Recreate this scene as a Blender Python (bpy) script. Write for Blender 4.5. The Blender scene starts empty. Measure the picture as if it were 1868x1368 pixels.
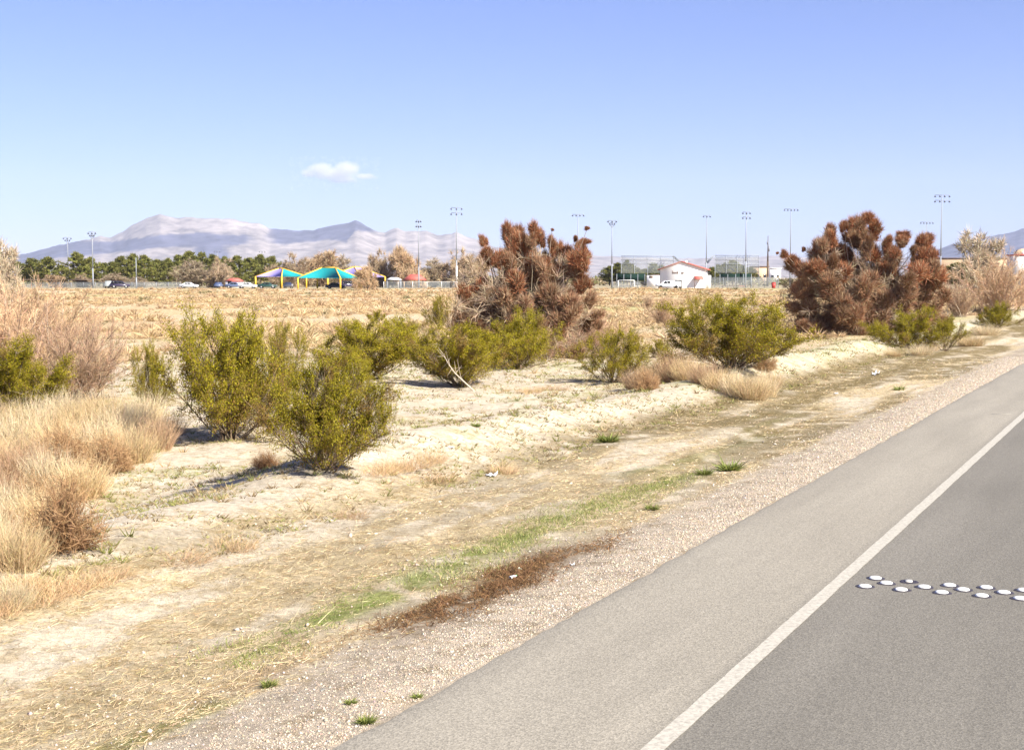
import bpy, math, random
import numpy as np
from mathutils import Vector, Matrix

# ------------------------------------------------------------------ camera, world, sun, exposure
SC = bpy.context.scene
COL = SC.collection
W0, H0, F = 1868.0, 1368.0, 2600.0          # photograph frame and focal length in its pixels
CAM_H = 2.5
PITCH = math.atan(178.0 / F)

cam_d = bpy.data.cameras.new('camera')
cam = bpy.data.objects.new('camera', cam_d)
COL.objects.link(cam)
cam.location = (0, 0, CAM_H)
cam.rotation_euler = (math.pi / 2 - PITCH, 0, 0)
cam_d.sensor_fit = 'HORIZONTAL'
cam_d.sensor_width = 36.0
cam_d.lens = 36.0 * F / W0
cam_d.clip_start = 0.1
cam_d.clip_end = 90000
SC.camera = cam

SUN_EL = math.radians(39)
SUN_AZ = math.radians(133)                  # clockwise from +Y: from the right, a little behind the camera
SUN_DIR = Vector((math.cos(SUN_EL) * math.sin(SUN_AZ), math.cos(SUN_EL) * math.cos(SUN_AZ), math.sin(SUN_EL)))
world = bpy.data.worlds.new('World')
SC.world = world
world.use_nodes = True
wn, wl = world.node_tree.nodes, world.node_tree.links
bg = wn['Background']
sky = wn.new('ShaderNodeTexSky')
sky.sky_type = 'NISHITA'
sky.sun_disc = False
sky.sun_elevation = SUN_EL
sky.sun_rotation = SUN_AZ
sky.altitude = 800
sky.air_density = 1.0
sky.dust_density = 0.25
sky.ozone_density = 4.0
tint = wn.new('ShaderNodeMix'); tint.data_type = 'RGBA'; tint.blend_type = 'MULTIPLY'; tint.inputs[0].default_value = 1.0
tint.inputs[7].default_value = (0.83, 0.835, 1.22, 1)      # the photograph's bluer white balance
wl.new(sky.outputs[0], tint.inputs[6])
wl.new(tint.outputs[2], bg.inputs[0])
bg.inputs[1].default_value = 0.05

sun_d = bpy.data.lights.new('sun', 'SUN')
sun_d.energy = 4.9
sun_d.angle = math.radians(0.5)
sun_d.color = (1.0, 0.935, 0.82)
sun = bpy.data.objects.new('sun', sun_d)
COL.objects.link(sun)
sun.rotation_euler = (-SUN_DIR).to_track_quat('-Z', 'Y').to_euler()

SC.view_settings.view_transform = 'Standard'
SC.view_settings.look = 'None'
SC.view_settings.exposure = 1.3
SC.view_settings.gamma = 1.0
SC.view_settings.use_curve_mapping = False
SC.render.engine = 'CYCLES'
SC.cycles.use_denoising = True
SC.cycles.max_bounces = 6
SC.cycles.transparent_max_bounces = 16
SC.cycles.volume_bounces = 3

# ------------------------------------------------------------------ helpers
rng = np.random.default_rng(7)
CP, SP = math.cos(PITCH), math.sin(PITCH)

def ray(px, py):
    a, b = (px - W0 / 2) / F, (H0 / 2 - py) / F
    return np.array([a, CP + b * SP, -SP + b * CP])

def at(px, py, Y):
    """point on the line of sight of a photograph pixel at depth Y"""
    d = ray(px, py)
    p = d * (Y / d[1])
    return np.array([p[0], p[1], p[2] + CAM_H])

def unproject(P):
    """photograph pixel of world points (N,3)"""
    P = np.asarray(P, float)
    x, y, z = P[..., 0], P[..., 1], P[..., 2] - CAM_H
    zf = y * CP - z * SP
    up = y * SP + z * CP
    return W0 / 2 + F * x / zf, H0 / 2 - F * up / zf

def _hash(ix, iy, seed):
    h = (ix.astype(np.int64) * 374761393 + iy.astype(np.int64) * 668265263 + seed * 982451653) & 0xffffffff
    h = ((h ^ (h >> 13)) * 1274126177) & 0xffffffff
    return ((h ^ (h >> 16)) & 0xffff) / 65535.0

def vnoise(x, y, seed=0):
    x = np.asarray(x, float); y = np.asarray(y, float)
    ix, iy = np.floor(x), np.floor(y)
    fx, fy = x - ix, y - iy
    fx = fx * fx * (3 - 2 * fx); fy = fy * fy * (3 - 2 * fy)
    a, b = _hash(ix, iy, seed), _hash(ix + 1, iy, seed)
    c, d = _hash(ix, iy + 1, seed), _hash(ix + 1, iy + 1, seed)
    return (a * (1 - fx) + b * fx) * (1 - fy) + (c * (1 - fx) + d * fx) * fy

def fbm(x, y, seed=0, octv=4):
    s, amp, tot = 0.0, 1.0, 0.0
    for k in range(octv):
        s = s + amp * vnoise(x * 2 ** k, y * 2 ** k, seed + k * 17)
        tot += amp; amp *= 0.5
    return s / tot                                   # 0..1

def sstep(a, b, x):
    t = np.clip((np.asarray(x, float) - a) / (b - a), 0, 1)
    return t * t * (3 - 2 * t)

def gauss(x, s):
    return np.exp(-(x / s) ** 2)

RD = np.array([0.4215, 0.9068])                      # road direction
def uv(x, y):
    return RD[0] * x + RD[1] * y, RD[1] * x - RD[0] * y
def xy(u, v):
    return RD[0] * u + RD[1] * v, RD[1] * u - RD[0] * v

def berm_centre(u):
    return -8.95 - 1.2 * sstep(9, 17, u) + 0.5 * (vnoise(u / 6.0, u * 0 + 3, 5) - 0.5)

def height(x, y):
    x = np.asarray(x, float); y = np.asarray(y, float)
    u, v = uv(x, y)
    r = np.hypot(x, y)
    off = sstep(-4.6, -6.5, v)                       # away from the pavement
    h = np.where(v > -4.0, -0.016 - 0.10 * sstep(-4.0, -3.6, v), -0.016 - 0.11 * sstep(-4.0, -6.2, v))
    near = 1 - sstep(60, 140, r)
    c = berm_centre(u)
    amp = (0.10 + 0.34 * vnoise(u / 4.5, u * 0, 11)) * near * sstep(3, 8, u)
    h = h + amp * gauss(v - c, 0.85 + 0.5 * vnoise(u / 5, u * 0 + 9, 12))
    h = h - 0.34 * sstep(-9.4, -12.2, v) * (1 - sstep(11, 21, u)) * near   # hollow on the left
    h = h + off * near * (0.16 * (fbm(x / 3.2, y / 3.2, 21, 3) - 0.5) + 0.09 * (fbm(x / 0.7, y / 0.7, 31, 3) - 0.5) + 0.035 * (fbm(x / 0.22, y / 0.22, 36, 2) - 0.5) * (1 - sstep(20, 45, r)))
    h = h + sstep(-10.5, -14, v) * near * 0.25 * (fbm(x / 5.5, y / 7.0, 41, 3) - 0.45)
    h = h + sstep(40, 120, r) * (1 - sstep(280, 330, r)) * off * 0.55 * (fbm(x / 16.0, y / 26.0, 51, 4) - 0.5)
    h = np.where(v > 4.5, h - 0.1 * sstep(9.2, 10.5, v), h)
    return h

def hz(x, y):
    return float(height(np.array([x]), np.array([y]))[0])

def ground(px, py):
    """where the line of sight of a photograph pixel meets the terrain"""
    d = ray(px, py); z = 0.0
    for _ in range(12):
        t = (z - CAM_H) / d[2]
        z = 0.5 * z + 0.5 * hz(d[0] * t, d[1] * t)
    t = (z - CAM_H) / d[2]
    x, y = d[0] * t, d[1] * t
    return x, y, hz(x, y)

class MB:
    """collects shapes with vertex colours into one mesh object"""
    def __init__(s):
        s.v, s.t, s.q, s.c, s.n = [], [], [], [], 0
    def add(s, v, tris=None, quads=None, col=(1, 1, 1)):
        v = np.asarray(v, float).reshape(-1, 3)
        col = np.asarray(col, float)
        if col.ndim == 1: col = np.repeat(col[None], len(v), 0)
        if tris is not None and len(tris): s.t.append(np.asarray(tris, np.int64).reshape(-1, 3) + s.n)
        if quads is not None and len(quads): s.q.append(np.asarray(quads, np.int64).reshape(-1, 4) + s.n)
        s.v.append(v); s.c.append(col); s.n += len(v)
        return s
    def box(s, c, d, rz=0.0, col=(1, 1, 1)):
        x, y, z = d[0] / 2, d[1] / 2, d[2] / 2
        v = np.array([[a * x, b * y, e * z] for a in (-1, 1) for b in (-1, 1) for e in (-1, 1)])
        R = np.array([[math.cos(rz), -math.sin(rz), 0], [math.sin(rz), math.cos(rz), 0], [0, 0, 1]])
        v = v @ R.T + np.asarray(c, float)
        return s.add(v, quads=[[0, 1, 3, 2], [4, 6, 7, 5], [0, 4, 5, 1], [2, 3, 7, 6], [0, 2, 6, 4], [1, 5, 7, 3]], col=col)
    def tubes(s, p0, p1, r0, r1, sides=3, col=(1, 1, 1)):
        p0 = np.atleast_2d(np.asarray(p0, float)); p1 = np.atleast_2d(np.asarray(p1, float)); n = len(p0)
        r0 = np.broadcast_to(np.asarray(r0, float), (n,)); r1 = np.broadcast_to(np.asarray(r1, float), (n,))
        d = p1 - p0; d = d / np.maximum(np.linalg.norm(d, axis=1, keepdims=True), 1e-9)
        ref = np.where(np.abs(d[:, 2:3]) > 0.9, np.array([[1.0, 0, 0]]), np.array([[0, 0, 1.0]]))
        a = np.cross(d, ref); a /= np.linalg.norm(a, axis=1, keepdims=True); b = np.cross(d, a)
        V = np.zeros((n, 2, sides, 3))
        for k in range(sides):
            w = 2 * math.pi * k / sides
            o = a * math.cos(w) + b * math.sin(w)
            V[:, 0, k] = p0 + o * r0[:, None]; V[:, 1, k] = p1 + o * r1[:, None]
        base = (np.arange(n) * 2 * sides)[:, None]
        Q = np.concatenate([base + np.array([[k, (k + 1) % sides, sides + (k + 1) % sides, sides + k]]) for k in range(sides)])
        col = np.asarray(col, float)
        if col.ndim == 2: col = np.repeat(col, 2 * sides, 0)
        return s.add(V.reshape(-1, 3), quads=Q, col=col)
    def pole(s, p0, p1, r0, r1, sides=8, col=(1, 1, 1)):
        """a capped tube"""
        n0 = s.n
        s.tubes([p0], [p1], [r0], [r1], sides, col)
        s.add(np.array([p0, p1], float), col=col)
        e = n0 + 2 * sides
        T = [[e, n0 + (k + 1) % sides, n0 + k] for k in range(sides)] + [[e + 1, n0 + sides + k, n0 + sides + (k + 1) % sides] for k in range(sides)]
        s.t.append(np.asarray(T, np.int64))
        return s
    def blades(s, base, tip, width, bend=None, col=(1, 1, 1), r=rng):
        """thin tapering strands; bend is the offset of the middle"""
        base = np.asarray(base, float); tip = np.asarray(tip, float); n = len(base)
        width = np.broadcast_to(np.asarray(width, float), (n,))
        d = tip - base
        side = np.cross(d, r.normal(size=(n, 3))); side /= np.maximum(np.linalg.norm(side, axis=1, keepdims=True), 1e-9)
        w = side * width[:, None] * 0.5
        col = np.asarray(col, float)
        if bend is None:
            V = np.stack([base - w, base + w, tip], 1).reshape(-1, 3)
            if col.ndim == 2: col = np.repeat(col, 3, 0)
            return s.add(V, tris=np.arange(3 * n).reshape(-1, 3), col=col)
        m = (base + tip) / 2 + bend
        V = np.stack([base - w, base + w, m - w * 0.8, m + w * 0.8, tip], 1).reshape(-1, 3)
        b = (np.arange(n) * 5)[:, None]
        T = np.concatenate([b + [[0, 1, 3]], b + [[0, 3, 2]], b + [[2, 3, 4]]])
        if col.ndim == 2: col = np.repeat(col, 5, 0)
        return s.add(V, tris=T, col=col)
    def leaves(s, c, size, aspect=0.55, col=(1, 1, 1), r=rng, up=0.3):
        c = np.asarray(c, float); n = len(c)
        size = np.broadcast_to(np.asarray(size, float), (n,))[:, None]
        a = r.normal(size=(n, 3)); a[:, 2] += up; a /= np.linalg.norm(a, axis=1, keepdims=True)
        b = np.cross(a, r.normal(size=(n, 3))); b /= np.linalg.norm(b, axis=1, keepdims=True)
        V = np.stack([c - a * size / 2, c + b * size * aspect / 2, c + a * size / 2, c - b * size * aspect / 2], 1).reshape(-1, 3)
        col = np.asarray(col, float)
        if col.ndim == 2: col = np.repeat(col, 4, 0)
        return s.add(V, quads=np.arange(4 * n).reshape(-1, 4), col=col)
    def stones(s, c, size, col, r=rng):
        c = np.asarray(c, float); n = len(c); size = np.asarray(size, float)
        k = np.array([[1, 0, 0], [0, 1, 0], [-1, 0, 0], [0, -1, 0], [0, 0, 1], [0, 0, -1]], float)
        V = k[None] * (size[:, None, None] / 2) * r.uniform(0.65, 1.25, (n, 6, 1)) * np.array([1, 1, 0.7]) + r.normal(size=(n, 6, 3)) * size[:, None, None] * 0.08
        w = r.uniform(0, 6.28, n); cs, sn = np.cos(w)[:, None], np.sin(w)[:, None]
        V = np.stack([V[..., 0] * cs - V[..., 1] * sn, V[..., 0] * sn + V[..., 1] * cs, V[..., 2]], -1) + c[:, None, :]
        T = np.array([[0, 1, 4], [1, 2, 4], [2, 3, 4], [3, 0, 4], [1, 0, 5], [2, 1, 5], [3, 2, 5], [0, 3, 5]])
        T = ((np.arange(n) * 6)[:, None, None] + T[None]).reshape(-1, 3)
        return s.add(V.reshape(-1, 3), tris=T, col=np.repeat(np.asarray(col, float), 6, 0))
    def mesh(s, name, mat, smooth=False):
        V = np.concatenate(s.v); C = np.concatenate(s.c)
        T = np.concatenate(s.t) if s.t else np.zeros((0, 3), np.int64)
        Q = np.concatenate(s.q) if s.q else np.zeros((0, 4), np.int64)
        me = bpy.data.meshes.new(name)
        me.vertices.add(len(V)); me.vertices.foreach_set('co', V.astype(np.float32).ravel())
        L = np.concatenate([T.ravel(), Q.ravel()]).astype(np.int32)
        me.loops.add(len(L)); me.loops.foreach_set('vertex_index', L)
        st = np.concatenate([np.arange(len(T)) * 3, len(T) * 3 + np.arange(len(Q)) * 4]).astype(np.int32)
        me.polygons.add(len(st)); me.polygons.foreach_set('loop_start', st)
        if smooth: me.polygons.foreach_set('use_smooth', np.ones(len(st), bool))
        at_ = me.attributes.new('Col', 'FLOAT_COLOR', 'POINT')
        at_.data.foreach_set('color', np.concatenate([C, np.ones((len(C), 1))], 1).astype(np.float32).ravel())
        me.update(calc_edges=True)
        me.validate()
        if mat is not None: me.materials.append(mat)
        return me
    def build(s, name, mat, parent=None, smooth=False):
        return obj(name, s.mesh(name, mat, smooth), parent)

def obj(name, me, parent=None, loc=None):
    o = bpy.data.objects.new(name, me); COL.objects.link(o)
    if parent is not None: o.parent = parent
    if loc is not None: o.location = [float(k) for k in loc]
    return o

def tag(o, label=None, cat=None, group=None, kind=None):
    if label: o['label'] = label
    if cat: o['category'] = cat
    if group: o['group'] = group
    if kind: o['kind'] = kind
    return o

def thing(name, label, cat, loc=(0, 0, 0), rz=0.0, group=None, scale=None):
    o = obj(name, None, None, loc); o.rotation_euler = (0, 0, rz)
    o.empty_display_size = 0.2
    if scale is not None: o.scale = scale
    return tag(o, label, cat, group)

# ------------------------------------------------------------------ materials
def mat_new(name, rough=0.9, spec=0.2):
    m = bpy.data.materials.new(name); m.use_nodes = True
    b = m.node_tree.nodes['Principled BSDF']
    b.inputs['Roughness'].default_value = rough
    b.inputs['Specular IOR Level'].default_value = spec
    return m, m.node_tree.nodes, m.node_tree.links, b

def mat_plain(name, rgb, rough=0.8, spec=0.3, var=0.12, scale=6.0, metal=0.0):
    m, n, l, b = mat_new(name, rough, spec)
    tc = n.new('ShaderNodeTexCoord'); nz = n.new('ShaderNodeTexNoise')
    nz.inputs['Scale'].default_value = scale; nz.inputs['Detail'].default_value = 5
    l.new(tc.outputs['Object'], nz.inputs['Vector'])
    mx = n.new('ShaderNodeMix'); mx.data_type = 'RGBA'
    mx.inputs[6].default_value = (*[k * (1 - var) for k in rgb], 1); mx.inputs[7].default_value = (*[min(1, k * (1 + var)) for k in rgb], 1)
    l.new(nz.outputs['Fac'], mx.inputs[0]); l.new(mx.outputs[2], b.inputs['Base Color'])
    b.inputs['Metallic'].default_value = metal
    return m

def mat_plant(name, rough=0.7, transl=0.25, spec=0.15):
    """colour from the mesh, a little light through the blade"""
    m, n, l, b = mat_new(name, rough, spec)
    a = n.new('ShaderNodeAttribute'); a.attribute_name = 'Col'
    oi = n.new('ShaderNodeObjectInfo')
    hs = n.new('ShaderNodeHueSaturation')
    mr = n.new('ShaderNodeMapRange'); mr.inputs[3].default_value = 0.88; mr.inputs[4].default_value = 1.12
    l.new(oi.outputs['Random'], mr.inputs[0]); l.new(mr.outputs[0], hs.inputs['Value'])
    l.new(a.outputs['Color'], hs.inputs['Color']); l.new(hs.outputs[0], b.inputs['Base Color'])
    if transl:
        t = n.new('ShaderNodeBsdfTranslucent'); mx = n.new('ShaderNodeMixShader'); mx.inputs[0].default_value = transl
        l.new(hs.outputs[0], t.inputs[0]); l.new(b.outputs[0], mx.inputs[1]); l.new(t.outputs[0], mx.inputs[2])
        l.new(mx.outputs[0], n['Material Output'].inputs[0])
    return m

M = {}
M['leaf'] = mat_plant('olive_leaf', 0.6, 0.3, 0.2)
M['twig'] = mat_plant('dry_twig', 0.85, 0.12)
M['straw'] = mat_plant('dry_straw', 0.75, 0.25)
M['bark'] = mat_plant('bark', 0.9, 0.0)
M['needle'] = mat_plant('pine_needle', 0.65, 0.15)
M['stone'] = mat_plant('stone', 0.85, 0.0, 0.3)
M['steel'] = mat_plain('galvanised_steel', (0.27, 0.29, 0.32), 0.6, 0.4)
M['lamp'] = mat_plain('dark_lamp_housing', (0.19, 0.20, 0.23), 0.5, 0.4)
M['white'] = mat_plain('white_stucco', (0.86, 0.85, 0.82), 0.9, 0.2, 0.03, 2.0)
M['redroof'] = mat_plain('red_metal_roof', (0.50, 0.13, 0.10), 0.6, 0.4, 0.15, 1.5)
M['dark'] = mat_plain('dark_opening', (0.02, 0.02, 0.022), 0.7, 0.2)
M['trim'] = mat_plain('grey_brown_trim', (0.16, 0.11, 0.09), 0.7, 0.3)
M['yellow'] = mat_plain('yellow_painted_steel', (0.80, 0.50, 0.05), 0.5, 0.4)
M['teal'] = mat_plain('teal_shade_cloth', (0.015, 0.26, 0.28), 0.8, 0.1)
M['purple'] = mat_plain('lavender_shade_cloth', (0.30, 0.26, 0.60), 0.8, 0.1)
M['green'] = mat_plain('dark_green_screen', (0.012, 0.030, 0.024), 0.85, 0.1, 0.25, 2.0)
M['wood'] = mat_plain('weathered_pole_wood', (0.12, 0.085, 0.06), 0.9, 0.1)
M['beige'] = mat_plain('beige_stucco', (0.55, 0.40, 0.26), 0.9, 0.2)
M['red'] = mat_plain('red_plastic', (0.45, 0.05, 0.04), 0.5, 0.4)
M['tyre'] = mat_plain('tyre_rubber', (0.02, 0.02, 0.02), 0.9, 0.1)
M['rim'] = mat_plain('grey_wheel_rim', (0.35, 0.35, 0.36), 0.4, 0.5)
M['carglass'] = mat_plain('tinted_car_glass', (0.015, 0.018, 0.022), 0.1, 0.5)
M['litter'] = mat_plain('white_litter', (0.82, 0.83, 0.86), 0.5, 0.4, 0.05)
M['cap'] = mat_plain('green_bottle_cap', (0.05, 0.45, 0.10), 0.4, 0.5)
def mat_car(name, rgb):
    m = mat_plain(name, rgb, 0.3, 0.5, 0.03, 1.0)
    m.node_tree.nodes['Principled BSDF'].inputs['Coat Weight'].default_value = 0.6
    return m
M['car_white'] = mat_car('white_car_paint', (0.78, 0.79, 0.80))
M['car_dark'] = mat_car('dark_car_paint', (0.05, 0.04, 0.07))
M['car_green'] = mat_car('dark_green_car_paint', (0.02, 0.06, 0.05))
M['car_silver'] = mat_car('pale_silver_car_paint', (0.40, 0.44, 0.42))
M['car_blue'] = mat_car('blue_grey_car_paint', (0.10, 0.13, 0.22))
# open netting / chain link: mostly air
def mat_mesh(name, rgb, fac):
    m, n, l, b = mat_new(name, 0.5, 0.3)
    b.inputs['Base Color'].default_value = (*rgb, 1)
    t = n.new('ShaderNodeBsdfTransparent'); mx = n.new('ShaderNodeMixShader'); mx.inputs[0].default_value = fac
    l.new(t.outputs[0], mx.inputs[1]); l.new(b.outputs[0], mx.inputs[2]); l.new(mx.outputs[0], n['Material Output'].inputs[0])
    return m
M['net'] = mat_mesh('chain_link', (0.34, 0.37, 0.38), 0.22)

# terrain: zone colours come with the mesh, grain and relief from noise
def mat_ground():
    m, n, l, b = mat_new('desert_ground', 0.95, 0.1)
    a = n.new('ShaderNodeAttribute'); a.attribute_name = 'Col'
    geo = n.new('ShaderNodeNewGeometry')
    def noise(scale, det=6, rough=0.6):
        z = n.new('ShaderNodeTexNoise'); z.inputs['Scale'].default_value = scale
        z.inputs['Detail'].default_value = det; z.inputs['Roughness'].default_value = rough
        l.new(geo.outputs['Position'], z.inputs['Vector']); return z
    n1, n2, n3 = noise(2.3), noise(14, 7, 0.7), noise(70, 4, 0.7)
    def ramp(src, lo, hi, p0=0.3, p1=0.7):
        r = n.new('ShaderNodeMapRange'); r.inputs[1].default_value = p0; r.inputs[2].default_value = p1
        r.inputs[3].default_value = lo; r.inputs[4].default_value = hi; l.new(src, r.inputs[0]); return r
    def mul(x, y):
        k = n.new('ShaderNodeMath'); k.operation = 'MULTIPLY'; l.new(x, k.inputs[0]); l.new(y, k.inputs[1]); return k
    f = mul(mul(ramp(n1.outputs['Fac'], 0.88, 1.12).outputs[0], ramp(n2.outputs['Fac'], 0.62, 1.24).outputs[0]).outputs[0],
            ramp(n3.outputs['Fac'], 0.74, 1.2).outputs[0])
    mx = n.new('ShaderNodeMix'); mx.data_type = 'RGBA'; mx.blend_type = 'MULTIPLY'; mx.inputs[0].default_value = 1
    l.new(a.outputs['Color'], mx.inputs[6]); l.new(f.outputs[0], mx.inputs[7])
    # crusts, litter and dry moss in broken patches
    n4 = noise(4.5, 9, 0.72)
    pm = ramp(n4.outputs['Fac'], 0.0, 0.55, 0.50, 0.60)
    px_ = n.new('ShaderNodeMix'); px_.data_type = 'RGBA'; px_.blend_type = 'MULTIPLY'; px_.inputs[7].default_value = (0.62, 0.54, 0.38, 1)
    l.new(pm.outputs[0], px_.inputs[0]); l.new(mx.outputs[2], px_.inputs[6])
    l.new(px_.outputs[2], b.inputs['Base Color'])
    bp = n.new('ShaderNodeBump'); bp.inputs['Strength'].default_value = 0.8; bp.inputs['Distance'].default_value = 0.035
    ad = n.new('ShaderNodeMath'); ad.operation = 'ADD'
    l.new(n2.outputs['Fac'], ad.inputs[0]); l.new(n3.outputs['Fac'], ad.inputs[1]); l.new(ad.outputs[0], bp.inputs['Height'])
    l.new(bp.outputs[0], b.inputs['Normal'])
    return m
M['ground'] = mat_ground()

def mat_asphalt():
    m, n, l, b = mat_new('worn_asphalt', 0.85, 0.25)
    a = n.new('ShaderNodeAttribute'); a.attribute_name = 'Col'
    geo = n.new('ShaderNodeNewGeometry')
    mp = n.new('ShaderNodeMapping'); mp.inputs['Rotation'].default_value = (0, 0, math.atan2(RD[0], RD[1])); 
    l.new(geo.outputs['Position'], mp.inputs['Vector'])
    mp2 = n.new('ShaderNodeMapping'); mp2.inputs['Scale'].default_value = (1.0, 0.12, 1.0); l.new(mp.outputs[0], mp2.inputs['Vector'])
    st = n.new('ShaderNodeTexNoise'); st.inputs['Scale'].default_value = 2.0; st.inputs['Detail'].default_value = 5; l.new(mp2.outputs[0], st.inputs['Vector'])
    ag = n.new('ShaderNodeTexVoronoi'); ag.inputs['Scale'].default_value = 90; l.new(geo.outputs['Position'], ag.inputs['Vector'])
    fn = n.new('ShaderNodeTexNoise'); fn.inputs['Scale'].default_value = 45; fn.inputs['Detail'].default_value = 6; fn.inputs['Roughness'].default_value = 0.75; l.new(geo.outputs['Position'], fn.inputs['Vector'])
    def mr(src, p0, p1, lo, hi):
        r = n.new('ShaderNodeMapRange'); r.inputs[1].default_value = p0; r.inputs[2].default_value = p1; r.inputs[3].default_value = lo; r.inputs[4].default_value = hi
        l.new(src, r.inputs[0]); return r.outputs[0]
    def mul(x, y):
        k = n.new('ShaderNodeMath'); k.operation = 'MULTIPLY'; l.new(x, k.inputs[0]); l.new(y, k.inputs[1]); return k.outputs[0]
    cr = n.new('ShaderNodeSeparateColor'); l.new(ag.outputs['Color'], cr.inputs[0])
    f = mul(mul(mr(st.outputs['Fac'], 0.3, 0.7, 0.9, 1.1), mr(cr.outputs[0], 0, 1, 0.78, 1.28)), mr(fn.outputs['Fac'], 0.3, 0.7, 0.82, 1.18))
    mx = n.new('ShaderNodeMix'); mx.data_type = 'RGBA'; mx.blend_type = 'MULTIPLY'; mx.inputs[0].default_value = 1
    l.new(a.outputs['Color'], mx.inputs[6]); l.new(f, mx.inputs[7]); l.new(mx.outputs[2], b.inputs['Base Color'])
    bp = n.new('ShaderNodeBump'); bp.inputs['Strength'].default_value = 0.35; bp.inputs['Distance'].default_value = 0.006
    l.new(ag.outputs['Distance'], bp.inputs['Height']); l.new(bp.outputs[0], b.inputs['Normal'])
    return m
M['asphalt'] = mat_asphalt()
def mat_paint():
    m, n, l, b = mat_new('worn_white_road_paint', 0.7, 0.3)
    geo = n.new('ShaderNodeNewGeometry')
    z = n.new('ShaderNodeTexNoise'); z.inputs['Scale'].default_value = 28; z.inputs['Detail'].default_value = 8; z.inputs['Roughness'].default_value = 0.75
    l.new(geo.outputs['Position'], z.inputs['Vector'])
    r = n.new('ShaderNodeValToRGB'); r.color_ramp.elements[0].position = 0.36; r.color_ramp.elements[1].position = 0.56
    r.color_ramp.elements[0].color = (0.30, 0.275, 0.23, 1); r.color_ramp.elements[1].color = (0.47, 0.44, 0.37, 1)
    l.new(z.outputs['Fac'], r.inputs[0]); l.new(r.outputs[0], b.inputs['Base Color'])
    return m
M['paint'] = mat_paint()
def mat_rock():
    m, n, l, b = mat_new('mountain_rock', 0.95, 0.1)
    a = n.new('ShaderNodeAttribute'); a.attribute_name = 'Col'
    geo = n.new('ShaderNodeNewGeometry')
    z = n.new('ShaderNodeTexNoise'); z.inputs['Scale'].default_value = 0.006; z.inputs['Detail'].default_value = 8; z.inputs['Roughness'].default_value = 0.65
    l.new(geo.outputs['Position'], z.inputs['Vector'])
    r = n.new('ShaderNodeMapRange'); r.inputs[1].default_value = 0.3; r.inputs[2].default_value = 0.7; r.inputs[3].default_value = 0.45; r.inputs[4].default_value = 1.55
    l.new(z.outputs['Fac'], r.inputs[0])
    mx = n.new('ShaderNodeMix'); mx.data_type = 'RGBA'; mx.blend_type = 'MULTIPLY'; mx.inputs[0].default_value = 1
    l.new(a.outputs['Color'], mx.inputs[6]); l.new(r.outputs[0], mx.inputs[7]); l.new(mx.outputs[2], b.inputs['Base Color'])
    return m
M['rock'] = mat_rock()

# ------------------------------------------------------------------ terrain
SAND = np.array([0.66, 0.57, 0.435]); STRAW = np.array([0.56, 0.45, 0.28]); OLIVE = np.array([0.215, 0.165, 0.075])
GREEN = np.array([0.20, 0.23, 0.06]); BROWN = np.array([0.17, 0.10, 0.048]); GRAVEL = np.array([0.47, 0.395, 0.30]); TAN = np.array([0.56, 0.43, 0.255])

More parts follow.
